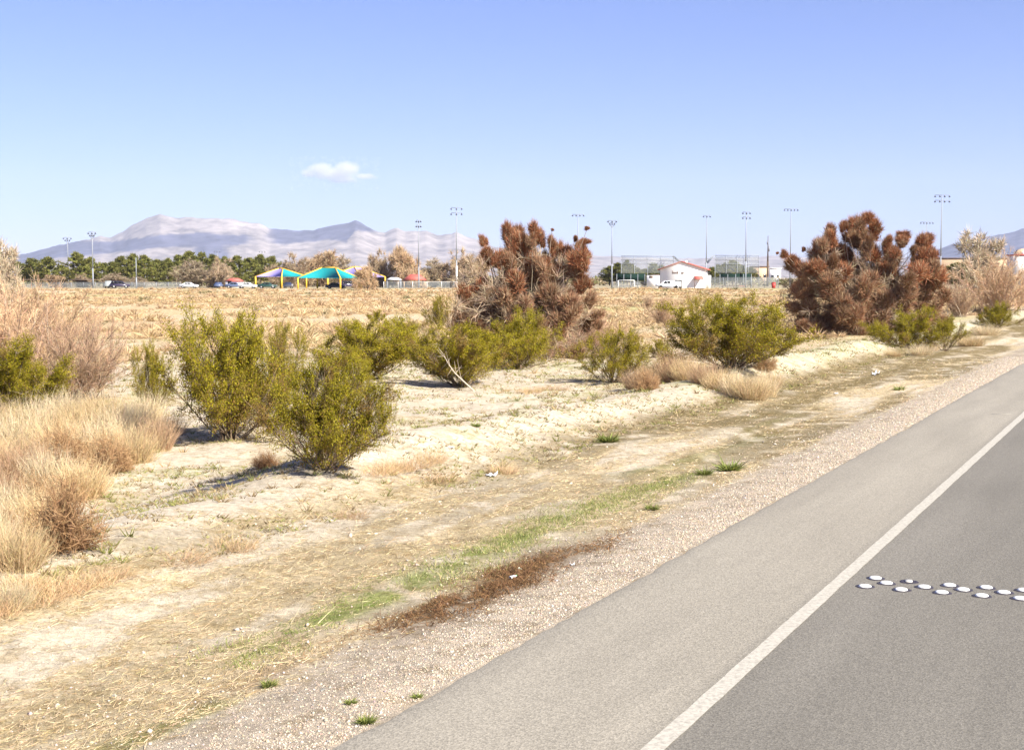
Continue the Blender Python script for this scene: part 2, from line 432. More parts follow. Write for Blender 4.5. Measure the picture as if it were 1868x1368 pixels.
def ground_colour(x, y):
    u, v = uv(x, y); r = np.hypot(x, y)
    n1 = fbm(x / 1.6, y / 1.6, 101, 4); n2 = fbm(u / 1.8, v / 0.35, 111, 4); n3 = fbm(x / 0.35, y / 0.35, 121, 3); n4 = fbm(u / 7.0, v / 1.2, 131, 4)
    C = np.repeat(SAND[None], len(x), 0) * (0.9 + 0.2 * n1[:, None])
    def mix(C, col, w):
        w = np.clip(w, 0, 1)[:, None]; return C * (1 - w) + np.asarray(col) * w
    back = sstep(-10.5, -12.5, v)
    # greenish sprouts and dry litter over the sand
    C = mix(C, GREEN * 1.35, 0.55 * sstep(0.55, 0.72, n1) * sstep(0.45, 0.6, n3) * sstep(-8.5, -10, v))
    C = mix(C, STRAW, 0.65 * sstep(0.5, 0.66, fbm(x / 2.6, y / 2.6, 141, 4)) * back)
    C = mix(C, np.array([0.47, 0.455, 0.24]), 0.6 * gauss(v + 10.3, 1.5) * sstep(24, 32, u) * sstep(0.40, 0.56, n3 * 0.5 + n1 * 0.5))
    # field of dry brush
    far = sstep(38, 62, r + 10 * (n4 - 0.5)) * back
    C = mix(C, TAN * (0.85 + 0.3 * n3[:, None]), far * (0.55 + 0.45 * sstep(0.36, 0.5, fbm(x / 9, y / 22, 151, 4))))
    C = mix(C, GREEN * 1.6, far * 0.45 * sstep(0.58, 0.68, fbm(x / 14, y / 30, 161, 4)))
    # verge: straw with bare patches, dark tracks and green strips
    verge = sstep(-9.3, -8.3, v + 0.8 * (n4 - 0.5)) * sstep(-4.7, -5.2, v)
    bare = sstep(0.50, 0.62, n2 + 0.10 * sstep(-6.0, -7.0, v) + 0.12 * (n1 - 0.5))
    C = mix(C, STRAW * (0.85 + 0.35 * n3[:, None]), verge * (0.92 - 0.78 * bare))
    C = mix(C, OLIVE, verge * (0.4 + 0.45 * sstep(14, 24, u)) * sstep(0.50, 0.64, n4 + 0.14 * sstep(14, 26, u)) * sstep(0.35, 0.6, n3 + 0.1))
    C = mix(C, OLIVE * 1.05, 0.85 * (gauss(v + 8.5, 0.4) + gauss(v + 7.2, 0.35)) * sstep(19, 27, u) * sstep(0.28, 0.5, n2 + 0.1))
    C = mix(C, GREEN * 1.15, 0.8 * gauss(v + 5.85 + 0.25 * (n1 - 0.5), 0.2) * sstep(7.8, 8.8, u) * (1 - sstep(16, 18, u)) * sstep(0.44, 0.56, n4 + 0.0) * sstep(0.34, 0.55, n3))
    C = mix(C, GREEN, 0.8 * gauss(v + 5.25, 0.16) * sstep(5.6, 6.0, u) * (1 - sstep(6.9, 7.3, u)) * sstep(0.3, 0.5, n3))
    C = mix(C, GREEN, 0.7 * gauss(v + 6.6, 0.5) * sstep(17, 19, u) * (1 - sstep(26, 28, u)) * sstep(0.5, 0.62, n4))
    # gravel strip and the dark patch of dead weeds at its edge
    gm = sstep(-5.15, -4.85, v + 0.35 * (n2 - 0.5)) * (1 - sstep(-3.6, -3.4, v))
    C = mix(C, GRAVEL * (0.8 + 0.4 * n3[:, None]), gm)
    C = mix(C, BROWN * (0.8 + 0.5 * n3[:, None]), 1.1 * gauss(v + 5.10 + 0.35 * (n1 - 0.5), 0.24) * sstep(8.2, 9.8, u) * (1 - sstep(11.6, 13.0, u)) * sstep(0.32, 0.48, n2 + 0.10 * (u > 9) * (u < 11.5)) * sstep(0.2, 0.4, n3))
    C = mix(C, BROWN * 1.3, 0.5 * gauss(v + 5.35, 0.22) * sstep(5.5, 7, u) * (1 - sstep(9, 10, u)) * sstep(0.4, 0.6, n3))
    # park lawn and lots beyond the field, then desert again
    park = sstep(322, 336, y)
    C = mix(C, np.array([0.40, 0.34, 0.22]), park)
    C = mix(C, np.array([0.42, 0.36, 0.27]), sstep(420, 700, r))
    return C

def build_ground():
    th = np.concatenate([np.linspace(-180, -30, 40)[:-1], np.linspace(-30, -21.5, 16)[:-1], np.linspace(-21.5, 21.5, 430), np.linspace(21.5, 30, 16)[1:], np.linspace(30, 180, 40)[1:]])
    th = np.radians(th)
    rr = np.concatenate([np.array([0.01, 1.5, 3, 4, 5, 5.8]), np.geomspace(6.4, 70, 360), np.geomspace(70, 400, 130)[1:], np.geomspace(400, 17000, 36)[1:]])
    R, T = np.meshgrid(rr, th, indexing='ij')
    X, Y = (R * np.sin(T)).ravel(), (R * np.cos(T)).ravel()
    Z = height(X, Y)
    C = ground_colour(X, Y)
    nr, nt = R.shape
    i = (np.arange(nr - 1)[:, None] * nt + np.arange(nt - 1)[None]).ravel()
    Q = np.stack([i, i + 1, i + nt + 1, i + nt], 1)[:, ::-1]
    mb = MB(); mb.add(np.stack([X, Y, Z], 1), quads=Q, col=C)
    tag(mb.build('ground', M['ground'], None, True), 'pale sandy desert ground with dry grass and a low berm', None, None, 'structure')
build_ground()

def strip(u, va, vb, z, col=None):
    """ribbon along the road; va, vb arrays of edge offsets"""
    xa, ya = xy(u, va); xb, yb = xy(u, vb); n = len(u)
    V = np.concatenate([np.stack([xa, ya, np.full(n, z)], 1), np.stack([xb, yb, np.full(n, z)], 1)])
    i = np.arange(n - 1)
    return V, np.stack([i, i + n, i + n + 1, i + 1], 1)

def build_road():
    us = np.concatenate([np.arange(-30, 60, 0.15), np.geomspace(60, 900, 120)])
    rag = 0.07 * (fbm(us / 0.30, us * 0 + 2, 201, 4) - 0.5) + 0.05 * (fbm(us / 5.0, us * 0 + 7, 202, 2) - 0.5)
    offs = np.concatenate([[0, 0.05], np.linspace(0.16, 1.40, 9), [1.62, 2.0, 2.6, 3.2, 3.9, 4.6, 5.5, 7, 9, 11, 12.6]])
    nu, nv = len(us), len(offs)
    V = np.zeros((nu, nv, 3)); C = np.zeros((nu, nv, 3))
    sh = np.array([0.268, 0.243, 0.196]); lane = np.array([0.168, 0.155, 0.130])
    for k, o in enumerate(offs):
        v = -4.0 + o + rag * (1 - min(1, o / 0.5))
        x, y = xy(us, v); V[:, k, 0], V[:, k, 1] = x, y
        V[:, k, 2] = -0.012 * (1 - min(1, o / 0.08)) if o < 0.08 else 0.0
        w = float(sstep(1.38, 1.64, o))
        c = sh * (1 - w) + lane * w
        dust = fbm(us / 2.5, us * 0 + k * 0.8, 210, 3)[:, None]
        wheel = 1.0 - 0.10 * math.exp(-((o - 2.9) / 0.4) ** 2) - 0.08 * math.exp(-((o - 4.7) / 0.45) ** 2)
        edge = 0.86 if o < 0.04 else 1.0
        C[:, k] = c * (0.94 + 0.12 * dust) * wheel * edge
    i = (np.arange(nu - 1)[:, None] * nv + np.arange(nv - 1)[None]).ravel()
    mb = MB(); mb.add(V.reshape(-1, 3), quads=np.stack([i, i + 1, i + nv + 1, i + nv], 1), col=C.reshape(-1, 3))
    # broken pavement lip
    lip = V[:, 0].copy(); low = lip.copy(); low[:, 2] = -0.13
    n = nu; j = np.arange(n - 1)
    mb.add(np.concatenate([lip, low]), quads=np.stack([j, j + 1, j + n + 1, j + n], 1), col=sh * 0.8)
    o = tag(mb.build('road', M['asphalt']), 'grey asphalt road with dusty paved shoulder', None, None, 'structure')
    ul = np.concatenate([np.arange(-10, 60, 0.12), np.geomspace(60, 900, 80)])
    wob = 0.012 * (fbm(ul / 0.3, ul * 0 + 4, 220, 3) - 0.5); wob2 = 0.012 * (fbm(ul / 0.3, ul * 0 + 9, 221, 3) - 0.5)
    V, Q = strip(ul, -2.503 + wob, -2.387 + wob2, 0.004)
    mb = MB(); mb.add(V, quads=Q[:, ::-1] if False else Q)
    mb.build('edge_line', M['paint'], o)
    # a short white scuff on the shoulder
    g = ground(1826, 767)
    mb = MB(); mb.box((g[0], g[1], 0.003), (0.36, 0.03, 0.002), 0.0); mb.build('paint_scuff', M['paint'], o)
build_road()

# ------------------------------------------------------------------ mountains (12 km away), far right hill
SKYL = np.array([(-900, 494), (-500, 486), (-200, 480), (0, 474), (50, 463), (110, 447), (165, 437), (185, 431), (205, 433), (225, 424), (245, 411), (270, 398), (295, 392), (330, 398), (355, 397), (380, 400), (420, 399), (455, 406), (475, 408), (492, 417), (540, 421), (575, 420), (605, 412), (630, 408), (651, 402), (668, 411), (685, 421), (702, 425), (715, 419), (725, 416), (738, 422), (760, 422), (777, 421), (800, 430), (818, 428), (833, 423), (850, 432), (875, 438), (900, 449), (940, 459), (1000, 467), (1080, 466), (1160, 470), (1250, 471), (1340, 470), (1420, 466), (1500, 472), (1600, 470), (1660, 468), (1690, 463), (1715, 452), (1750, 440), (1780, 434), (1805, 431), (1840, 424), (1868, 415), (1960, 398), (2100, 405), (2300, 440), (2700, 470), (3200, 490)], float)

def build_mountains():
    px = np.concatenate([np.linspace(-900, 0, 60)[:-1], np.linspace(0, 1868, 520), np.linspace(1868, 3200, 70)[1:]])
    sk = np.interp(px, SKYL[:, 0], SKYL[:, 1])
    sk = sk + 3.2 * (fbm(px / 11.0, px * 0, 301, 4) - 0.5)
    ang = (506 - sk) / F                                     # slope of the skyline as seen from the road
    d = np.concatenate([np.linspace(7600, 12000, 64), np.linspace(12100, 13600, 8)])
    P, D = np.meshgrid(px, d, indexing='xy')
    A = np.broadcast_to(ang, P.shape)
    t = np.clip((D - 7600) / 4400, 0, 1)
    X = (P - W0 / 2) / F * D
    ridg = 1 - np.abs(2 * fbm(X / 1500 + 0.0004 * D, D / 2400, 311, 5) - 1)
    gul = 1 - np.abs(2 * fbm(X / 420 - 0.0004 * D, D / 800, 321, 4) - 1)
    s = t ** 1.25 * (0.62 + 0.38 * t ** 2)
    s = s - (0.26 * (1 - ridg) + 0.13 * (1 - gul)) * np.sin(np.pi * np.clip(t, 0, 1)) ** 0.8
    s = np.where(D > 12000, 1 - 0.7 * ((D - 12000) / 1600), s)
    Z = np.clip(A * s, -0.002, None) * D - 4 * (1 - t)
    V = np.stack([X, D, Z], -1).reshape(-1, 3)
    # rock colours: pale limestone, cloud shadows painted in as dark bands, darker right hill
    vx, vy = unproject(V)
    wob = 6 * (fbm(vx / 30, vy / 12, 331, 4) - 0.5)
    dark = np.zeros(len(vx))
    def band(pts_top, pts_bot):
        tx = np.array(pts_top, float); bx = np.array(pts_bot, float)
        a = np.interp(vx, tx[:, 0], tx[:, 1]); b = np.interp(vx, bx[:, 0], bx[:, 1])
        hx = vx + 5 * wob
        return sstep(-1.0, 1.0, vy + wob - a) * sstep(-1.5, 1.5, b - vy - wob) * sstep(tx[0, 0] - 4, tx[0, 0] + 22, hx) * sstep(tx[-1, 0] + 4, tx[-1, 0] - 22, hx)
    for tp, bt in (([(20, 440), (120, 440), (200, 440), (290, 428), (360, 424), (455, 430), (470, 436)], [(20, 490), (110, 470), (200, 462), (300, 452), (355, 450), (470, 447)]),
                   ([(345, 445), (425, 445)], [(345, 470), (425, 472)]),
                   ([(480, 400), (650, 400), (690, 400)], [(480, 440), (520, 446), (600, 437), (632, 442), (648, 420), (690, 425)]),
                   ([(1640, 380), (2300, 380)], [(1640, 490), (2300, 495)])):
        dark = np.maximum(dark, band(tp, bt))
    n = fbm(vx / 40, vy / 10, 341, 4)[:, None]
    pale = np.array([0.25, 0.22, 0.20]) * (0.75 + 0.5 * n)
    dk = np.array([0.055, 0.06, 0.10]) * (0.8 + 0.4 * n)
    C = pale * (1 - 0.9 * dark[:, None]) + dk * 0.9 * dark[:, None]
    nr, nt = P.shape
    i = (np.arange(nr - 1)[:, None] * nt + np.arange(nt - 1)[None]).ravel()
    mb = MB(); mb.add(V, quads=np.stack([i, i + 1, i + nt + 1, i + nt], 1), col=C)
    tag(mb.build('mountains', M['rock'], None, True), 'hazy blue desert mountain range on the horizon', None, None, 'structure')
build_mountains()

# air between the camera and the mountains
def build_haze():
    mb = MB(); mb.box((0, 0, 598.0), (36000, 36000, 1204.0))
    m = bpy.data.materials.new('haze_air'); m.use_nodes = True
    n, l = m.node_tree.nodes, m.node_tree.links
    n.remove(n['Principled BSDF'])
    v = n.new('ShaderNodeVolumePrincipled')
    v.inputs['Color'].default_value = (0.64, 0.74, 1.0, 1)
    v.inputs['Density'].default_value = 3.5e-5
    v.inputs['Anisotropy'].default_value = 0.0
    l.new(v.outputs[0], n['Material Output'].inputs['Volume'])
    tag(mb.build('haze', m), 'thin pale desert haze over the valley', None, None, 'stuff')
build_haze()

def build_cloud():
    c = at(612, 317, 26000)
    k = 26000 / F
    mb = MB(); mb.box((0, 0, 0), (165 * k, 50 * k, 60 * k))
    m = bpy.data.materials.new('cloud_vapour'); m.use_nodes = True
    n, l = m.node_tree.nodes, m.node_tree.links
    n.remove(n['Principled BSDF'])
    tc = n.new('ShaderNodeTexCoord')
    def math_(op, a, b=None):
        x = n.new('ShaderNodeMath'); x.operation = op
        for i, q in enumerate((a, b)):
            if q is None: continue
            if isinstance(q, (int, float)): x.inputs[i].default_value = q
            else: l.new(q, x.inputs[i])
        return x.outputs[0]
    # a few soft lobes, given in photograph-sized units
    lobes = [(-26, 8, 32, 14), (20, 9, 30, 16), (-2, 0, 54, 15), (12, -9, 36, 11), (-48, 1, 20, 10), (52, -5, 24, 7)]
    tot = None
    for lx, lz, rx, rz in lobes:
        mp = n.new('ShaderNodeMapping'); mp.vector_type = 'POINT'
        mp.inputs['Location'].default_value = (-lx / rx, 0, -lz / rz)
        mp.inputs['Scale'].default_value = (1 / (rx * k), 1 / (max(rz, 9) * 1.6 * k), 1 / (rz * k))
        l.new(tc.outputs['Object'], mp.inputs['Vector'])
        ln = n.new('ShaderNodeVectorMath'); ln.operation = 'LENGTH'; l.new(mp.outputs[0], ln.inputs[0])
        g = math_('SUBTRACT', 1.0, ln.outputs['Value']); g = math_('MAXIMUM', g, 0.0)
        tot = g if tot is None else math_('MAXIMUM', tot, g)
    nz = n.new('ShaderNodeTexNoise'); nz.inputs['Scale'].default_value = 0.055 / k * 1.6; nz.inputs['Detail'].default_value = 5; nz.inputs['Roughness'].default_value = 0.6
    l.new(tc.outputs['Object'], nz.inputs['Vector'])
    e = math_('ADD', tot, math_('MULTIPLY', math_('SUBTRACT', nz.outputs['Fac'], 0.56), 0.9))
    dens = math_('MULTIPLY', math_('MAXIMUM', e, 0.0), 0.012)
    v = n.new('ShaderNodeVolumePrincipled'); v.inputs['Color'].default_value = (1, 1, 1, 1); v.inputs['Anisotropy'].default_value = 0.2
    l.new(dens, v.inputs['Density']); l.new(v.outputs[0], n['Material Output'].inputs['Volume'])
    o = mb.build('cloud', m); o.location = c
    tag(o, 'small white cloud hanging alone above the mountains', 'cloud')
build_cloud()

ORD = ['first', 'second', 'third', 'fourth', 'fifth', 'sixth', 'seventh', 'eighth', 'ninth', 'tenth', 'eleventh', 'twelfth', 'thirteenth', 'fourteenth', 'fifteenth', 'sixteenth', 'seventeenth', 'eighteenth', 'nineteenth', 'twentieth', 'twenty-first', 'twenty-second']

# ------------------------------------------------------------------ plant builders (unit size, placed by scale)
def jitter(n, base, amt, r, extra=None):
    c = np.asarray(base, float)[None] * (1 + r.normal(size=(n, 1)) * amt) * (1 + r.normal(size=(n, 3)) * 0.05)
    return np.clip(c, 0.004, 0.95)

def unit_dirs(n, r, zmin=-1.0):
    z = r.uniform(zmin, 1, n); w = r.uniform(0, 2 * np.pi, n); k = np.sqrt(1 - z * z)
    return np.stack([k * np.cos(w), k * np.sin(w), z], 1)

def normalise(*mbs, hp=99.3, wp=97.5):
    """scale builders together to height 1 and width 1"""
    V = np.concatenate([v for m in mbs for v in m.v])
    k = np.array([0.5 / np.percentile(np.hypot(V[:, 0], V[:, 1]), wp)] * 2 + [1 / np.percentile(V[:, 2], hp)])
    for m in mbs: m.v = [v * k for v in m.v]

def creosote_meshes(seed, leafy=1.0, stems_n=30, open_=0.0, brown=0.35):
    """vase of grey stems with small olive leaves at the ends; about 1 high and 1.2 wide"""
    r = np.random.default_rng(seed)
    st, lf = MB(), MB()
    ends, dirs = [], []
    for k in range(stems_n):
        w = r.uniform(0, 2 * np.pi); tilt = np.radians(r.uniform(3, 74))
        L = r.uniform(0.70, 1.06) * (1.0 if tilt < 0.7 else 0.92)
        d = np.array([math.cos(w) * math.sin(tilt), math.sin(w) * math.sin(tilt), math.cos(tilt)])
        p = np.array([r.normal() * 0.035, r.normal() * 0.035, -0.03]); rad = r.uniform(0.007, 0.012)
        n = 6
        for i in range(n):
            d = d + r.normal(size=3) * 0.10 + np.array([0, 0, 0.05]); d /= np.linalg.norm(d)
            q = p + d * L / n
            st.tubes([p], [q], rad * (1 - 0.13 * i), rad * (1 - 0.13 * (i + 1)), 4, jitter(1, (0.19, 0.145, 0.105), 0.2, r)[0])
            if i >= 1:
                nb = 3 if i < 3 else 5
                for _ in range(nb):
                    e = d + r.normal(size=3) * 0.55 + np.array([0, 0, 0.15]); e /= np.linalg.norm(e)
                    l_ = r.uniform(0.10, 0.24)
                    s0 = p + (q - p) * r.random(); s1 = s0 + e * l_
                    st.tubes([s0], [s1], rad * 0.4, rad * 0.18, 3, jitter(1, (0.19, 0.14, 0.09), 0.2, r)[0])
                    ends.append(np.concatenate([s0, s1, e])); dirs.append(i / n)
            p = q
    ends = np.array(ends)
    m = int(190 * leafy)
    k = np.repeat(np.arange(len(ends)), m)
    t = r.random(len(k)) ** 0.6
    tw = unit_dirs(len(k), r) * 0.8 + ends[k, 6:9] * 0.9
    P = ends[k, :3] * (1 - t[:, None]) + ends[k, 3:6] * t[:, None] + tw * (r.random(len(k))[:, None] ** 0.8) * 0.075
    keep = r.random(len(k)) < np.clip(0.30 + 2.0 * (P[:, 2] - 0.12), 0.10, 1.0)
    keep &= fbm(P[:, 0] * 6 + 9, P[:, 1] * 6 + P[:, 2] * 5, seed, 2) > 0.30 + open_
    P = P[keep]; n = len(P)
    rad_ = np.hypot(P[:, 0], P[:, 1])
    dead = (r.random(n) < brown * np.clip(1.15 - 1.1 * P[:, 2] - 0.3 * rad_, 0.04, 1)) | (fbm(P[:, 0] * 4, P[:, 1] * 4 + P[:, 2] * 4, seed + 3, 2) > 0.72)
    C = np.where(dead[:, None], jitter(n, (0.23, 0.15, 0.04), 0.25, r), jitter(n, (0.275, 0.236, 0.014), 0.30, r))
    tip = r.random(n) < 0.2
    C = np.where((tip & ~dead)[:, None], C * np.array([1.25, 1.2, 1.0]), C)
    ld = unit_dirs(n, r) + np.array([0, 0, 0.5])
    lf.blades(P, P + ld * r.uniform(0.010, 0.021, n)[:, None], 0.0088, None, C, r)
    # fine leafless twiglets among the leaves
    nt = 1200
    k = r.integers(0, len(ends), nt)
    b = ends[k, 3:6]; e = ends[k, 6:9] + r.normal(size=(nt, 3)) * 0.5
    st.blades(b, b + e * r.uniform(0.04, 0.12, nt)[:, None], 0.004, None, jitter(nt, (0.22, 0.16, 0.08), 0.2, r), r)
    normalise(st, lf)
    return st.mesh('stems', M['bark']), lf.mesh('foliage', M['leaf'])

CREO = [creosote_meshes(400 + k, *a) for k, a in enumerate([(0.95, 32, 0.02, 0.5), (0.95, 34, 0.03, 0.6), (0.8, 28, 0.05, 0.45), (0.9, 30, -0.04, 0.3), (0.55, 16, 0.12, 0.35)])]

def creosote(px, py, wpx, hpx, var, label, rz=0.0, name='creosote_bush', group=None):
    x, y, z = ground(px, py); k = y / F
    t = thing(name, label, 'shrub', (x, y, z - 0.02), rz, group, (wpx * k, wpx * k, hpx * k))
    obj('stems', CREO[var][0], t); obj('foliage', CREO[var][1], t)
    return t

def grass_mesh(seed, n=1500, lean=0.35, col=(0.62, 0.46, 0.24), width=0.006, spread=0.33, twiggy=0.0, droop=0.15):
    """tuft of dry stalks, about 1 high"""
    r = np.random.default_rng(seed); mb = MB()
    w = r.uniform(0, 6.28, n); q = np.sqrt(r.random(n)) * spread
    b = np.stack([np.cos(w) * q, np.sin(w) * q, np.full(n, -0.03)], 1)
    out = np.stack([np.cos(w), np.sin(w), np.zeros(n)], 1) * (q / spread)[:, None]
    L = r.uniform(0.35, 1.0, n) * (1 - 0.35 * (q / spread) ** 2)
    d = out * lean + r.normal(size=(n, 3)) * 0.34; d[:, 2] = 1
    d /= np.linalg.norm(d, axis=1, keepdims=True)
    tip = b + d * L[:, None]; tip[:, 2] -= droop * L * r.random(n)
    bend = r.normal(size=(n, 3)) * 0.055 + np.array([0, 0, 0.03])
    C = jitter(n, col, 0.16, r)
    mb.blades(b, tip, width, bend, C, r)
    if twiggy:
        m = int(n * twiggy); k = r.integers(0, n, m); t = r.uniform(0.3, 0.95, m)[:, None]
        s0 = b[k] * (1 - t) + tip[k] * t + bend[k] * (2 * t * (1 - t))
        e = d[k] * 0.5 + r.normal(size=(m, 3)) * 0.8
        mb.blades(s0, s0 + e * r.uniform(0.04, 0.13, m)[:, None], width * 0.7, None, jitter(m, np.asarray(col) * 0.92, 0.18, r), r)
    return mb.mesh('stalks', M['straw'])

def tumble_mesh(seed, n=3200, col=(0.46, 0.29, 0.15), dark=(0.24, 0.14, 0.07)):
    """rounded ball of interlaced dry twigs, radius about 0.5, resting on the ground"""
    r = np.random.default_rng(seed); mb = MB()
    d0 = unit_dirs(140, r, 0.02)
    st = np.zeros((140, 3)); en = d0 * np.array([0.5, 0.5, 0.62]) * r.uniform(0.75, 1.0, (140, 1)) + np.array([0, 0, 0.03])
    mb.blades(st, en, 0.012, r.normal(size=(140, 3)) * 0.05, jitter(140, np.asarray(dark) * 1.2, 0.2, r), r)
    k = r.integers(0, 140, n); t = r.uniform(0.3, 1.0, n)[:, None]
    b = st[k] * (1 - t) + en[k] * t
    e = d0[k] * 0.5 + r.normal(size=(n, 3)) * 0.75 + np.array([0, 0, 0.25])
    e /= np.linalg.norm(e, axis=1, keepdims=True)
    tip = b + e * r.uniform(0.08, 0.24, n)[:, None]
    tip[:, 2] = np.abs(tip[:, 2])
    mixw = np.clip(np.linalg.norm(b, axis=1) / 0.5 + r.normal(size=n) * 0.25, 0, 1)[:, None]
    mb.blades(b, tip, 0.0065, r.normal(size=(n, 3)) * 0.02, jitter(n, (1, 1, 1), 0.12, r) * (np.asarray(dark) * (1 - mixw) + np.asarray(col) * mixw), r)
    return mb.mesh('twigs', M['straw'])

def branch_tree(r, stems, levels, base_r, length, tilt, col, up=0.12, wander=0.22, kids=(3, 5), ratio=0.62, fork=(0.35, 1.0), squash=1.0):
    """recursive limbs: returns tube mesh builder and the list of last-level twigs (start, end)"""
    mb = MB(); tips = []; segs = [[], [], [], [], []]
    def grow(p, d, L, rad, lv):
        n = 5 if lv < 2 else (4 if lv < levels - 1 else 3)
        pts = [p]
        for i in range(n):
            d = d + r.normal(size=3) * wander + np.array([0, 0, up]); d /= np.linalg.norm(d)
            q = pts[-1] + d * L / n * np.array([1, 1, squash])
            segs[0].append(pts[-1]); segs[1].append(q); segs[2].append(rad * (1 - 0.14 * i)); segs[3].append(rad * (1 - 0.14 * (i + 1)))
            segs[4].append(np.asarray(col) * r.uniform(0.75, 1.2)); pts.append(q)
        if lv == levels - 1:
            tips.append((pts[-2], pts[-1])); return
        for _ in range(r.integers(*kids)):
            t = r.uniform(*fork); i = min(n - 1, int(t * n)); s0 = pts[i] + (pts[i + 1] - pts[i]) * (t * n - i if t < 1 else 1)
            e = d * 0.6 + r.normal(size=3) * 0.62; e /= np.linalg.norm(e)
            grow(s0, e, L * ratio * r.uniform(0.75, 1.2), rad * 0.52, lv + 1)
    for k in range(stems):
        w = 2 * np.pi * (k + r.random() * 0.7) / stems; tl = np.radians(r.uniform(*tilt))
        grow(np.array([math.cos(w) * 0.02, math.sin(w) * 0.02, -0.03]), np.array([math.cos(w) * math.sin(tl), math.sin(w) * math.sin(tl), math.cos(tl)]), length * r.uniform(0.8, 1.15), base_r * r.uniform(0.7, 1.1), 0)
    mb.tubes(np.array(segs[0]), np.array(segs[1]), np.array(segs[2]), np.array(segs[3]), 5 if len(segs[0]) < 4000 else 3, np.array(segs[4]))
    return mb, tips

def twig_cloud(tips, r, per, length, width, col, up=0.2):
    mb = MB(); S = np.array([a for a, b in tips]); E = np.array([b for a, b in tips]); k = np.repeat(np.arange(len(S)), per)
    t = r.random(len(k))[:, None]; b = S[k] * (1 - t) + E[k] * t
    d = E[k] - S[k]; d /= np.maximum(np.linalg.norm(d, axis=1, keepdims=True), 1e-6)
    e = d * 0.7 + r.normal(size=d.shape) * 0.6 + np.array([0, 0, up]); e /= np.linalg.norm(e, axis=1, keepdims=True)
    mb.blades(b, b + e * (length * r.uniform(0.4, 1.2, len(k)))[:, None], width, r.normal(size=d.shape) * length * 0.08, jitter(len(k), col, 0.2, r), r)
    return mb

# ------------------------------------------------------------------ mesquite trees full of mistletoe
def clump_mesh(seed, n=2600, tan=0.22, col=(0.30, 0.125, 0.062)):
    """dense uneven brush of reddish mistletoe stems, about unit radius"""
    r = np.random.default_rng(seed); mb = MB()
    cen = np.concatenate([[[0, 0, 0]], unit_dirs(7, r) * r.uniform(0.25, 0.6, (7, 1))]); rad = np.concatenate([[0.62], r.uniform(0.3, 0.5, 7)])
    k = r.integers(0, 8, n)
    d = unit_dirs(n, r, -0.8)
    b = cen[k] + d * (r.random(n) ** 0.5 * rad[k])[:, None] * 0.6
    e = d * 0.6 + np.array([0, 0, 0.65]) + r.normal(size=(n, 3)) * 0.35; e /= np.linalg.norm(e, axis=1, keepdims=True)
    tip = b + e * (r.uniform(0.25, 1.15, n) ** 1.3 * (0.5 + rad[k]))[:, None] * 0.75
    C = jitter(n, col, 0.22, r) * (0.75 + 0.5 * r.random(8)[k])[:, None]
    g = r.random(n) < tan
    C = np.where(g[:, None], jitter(n, (0.36, 0.25, 0.15), 0.2, r), C)
    mb.blades(b, tip, 0.034, r.normal(size=(n, 3)) * 0.04, np.clip(C, 0.01, 0.9), r)
    return mb.mesh('mistletoe_clump', M['twig'])
CLUMP = [clump_mesh(500 + k) for k in range(5)]
CLUMPB = [clump_mesh(520 + k, 2400, 0.45, (0.29, 0.15, 0.085)) for k in range(4)]

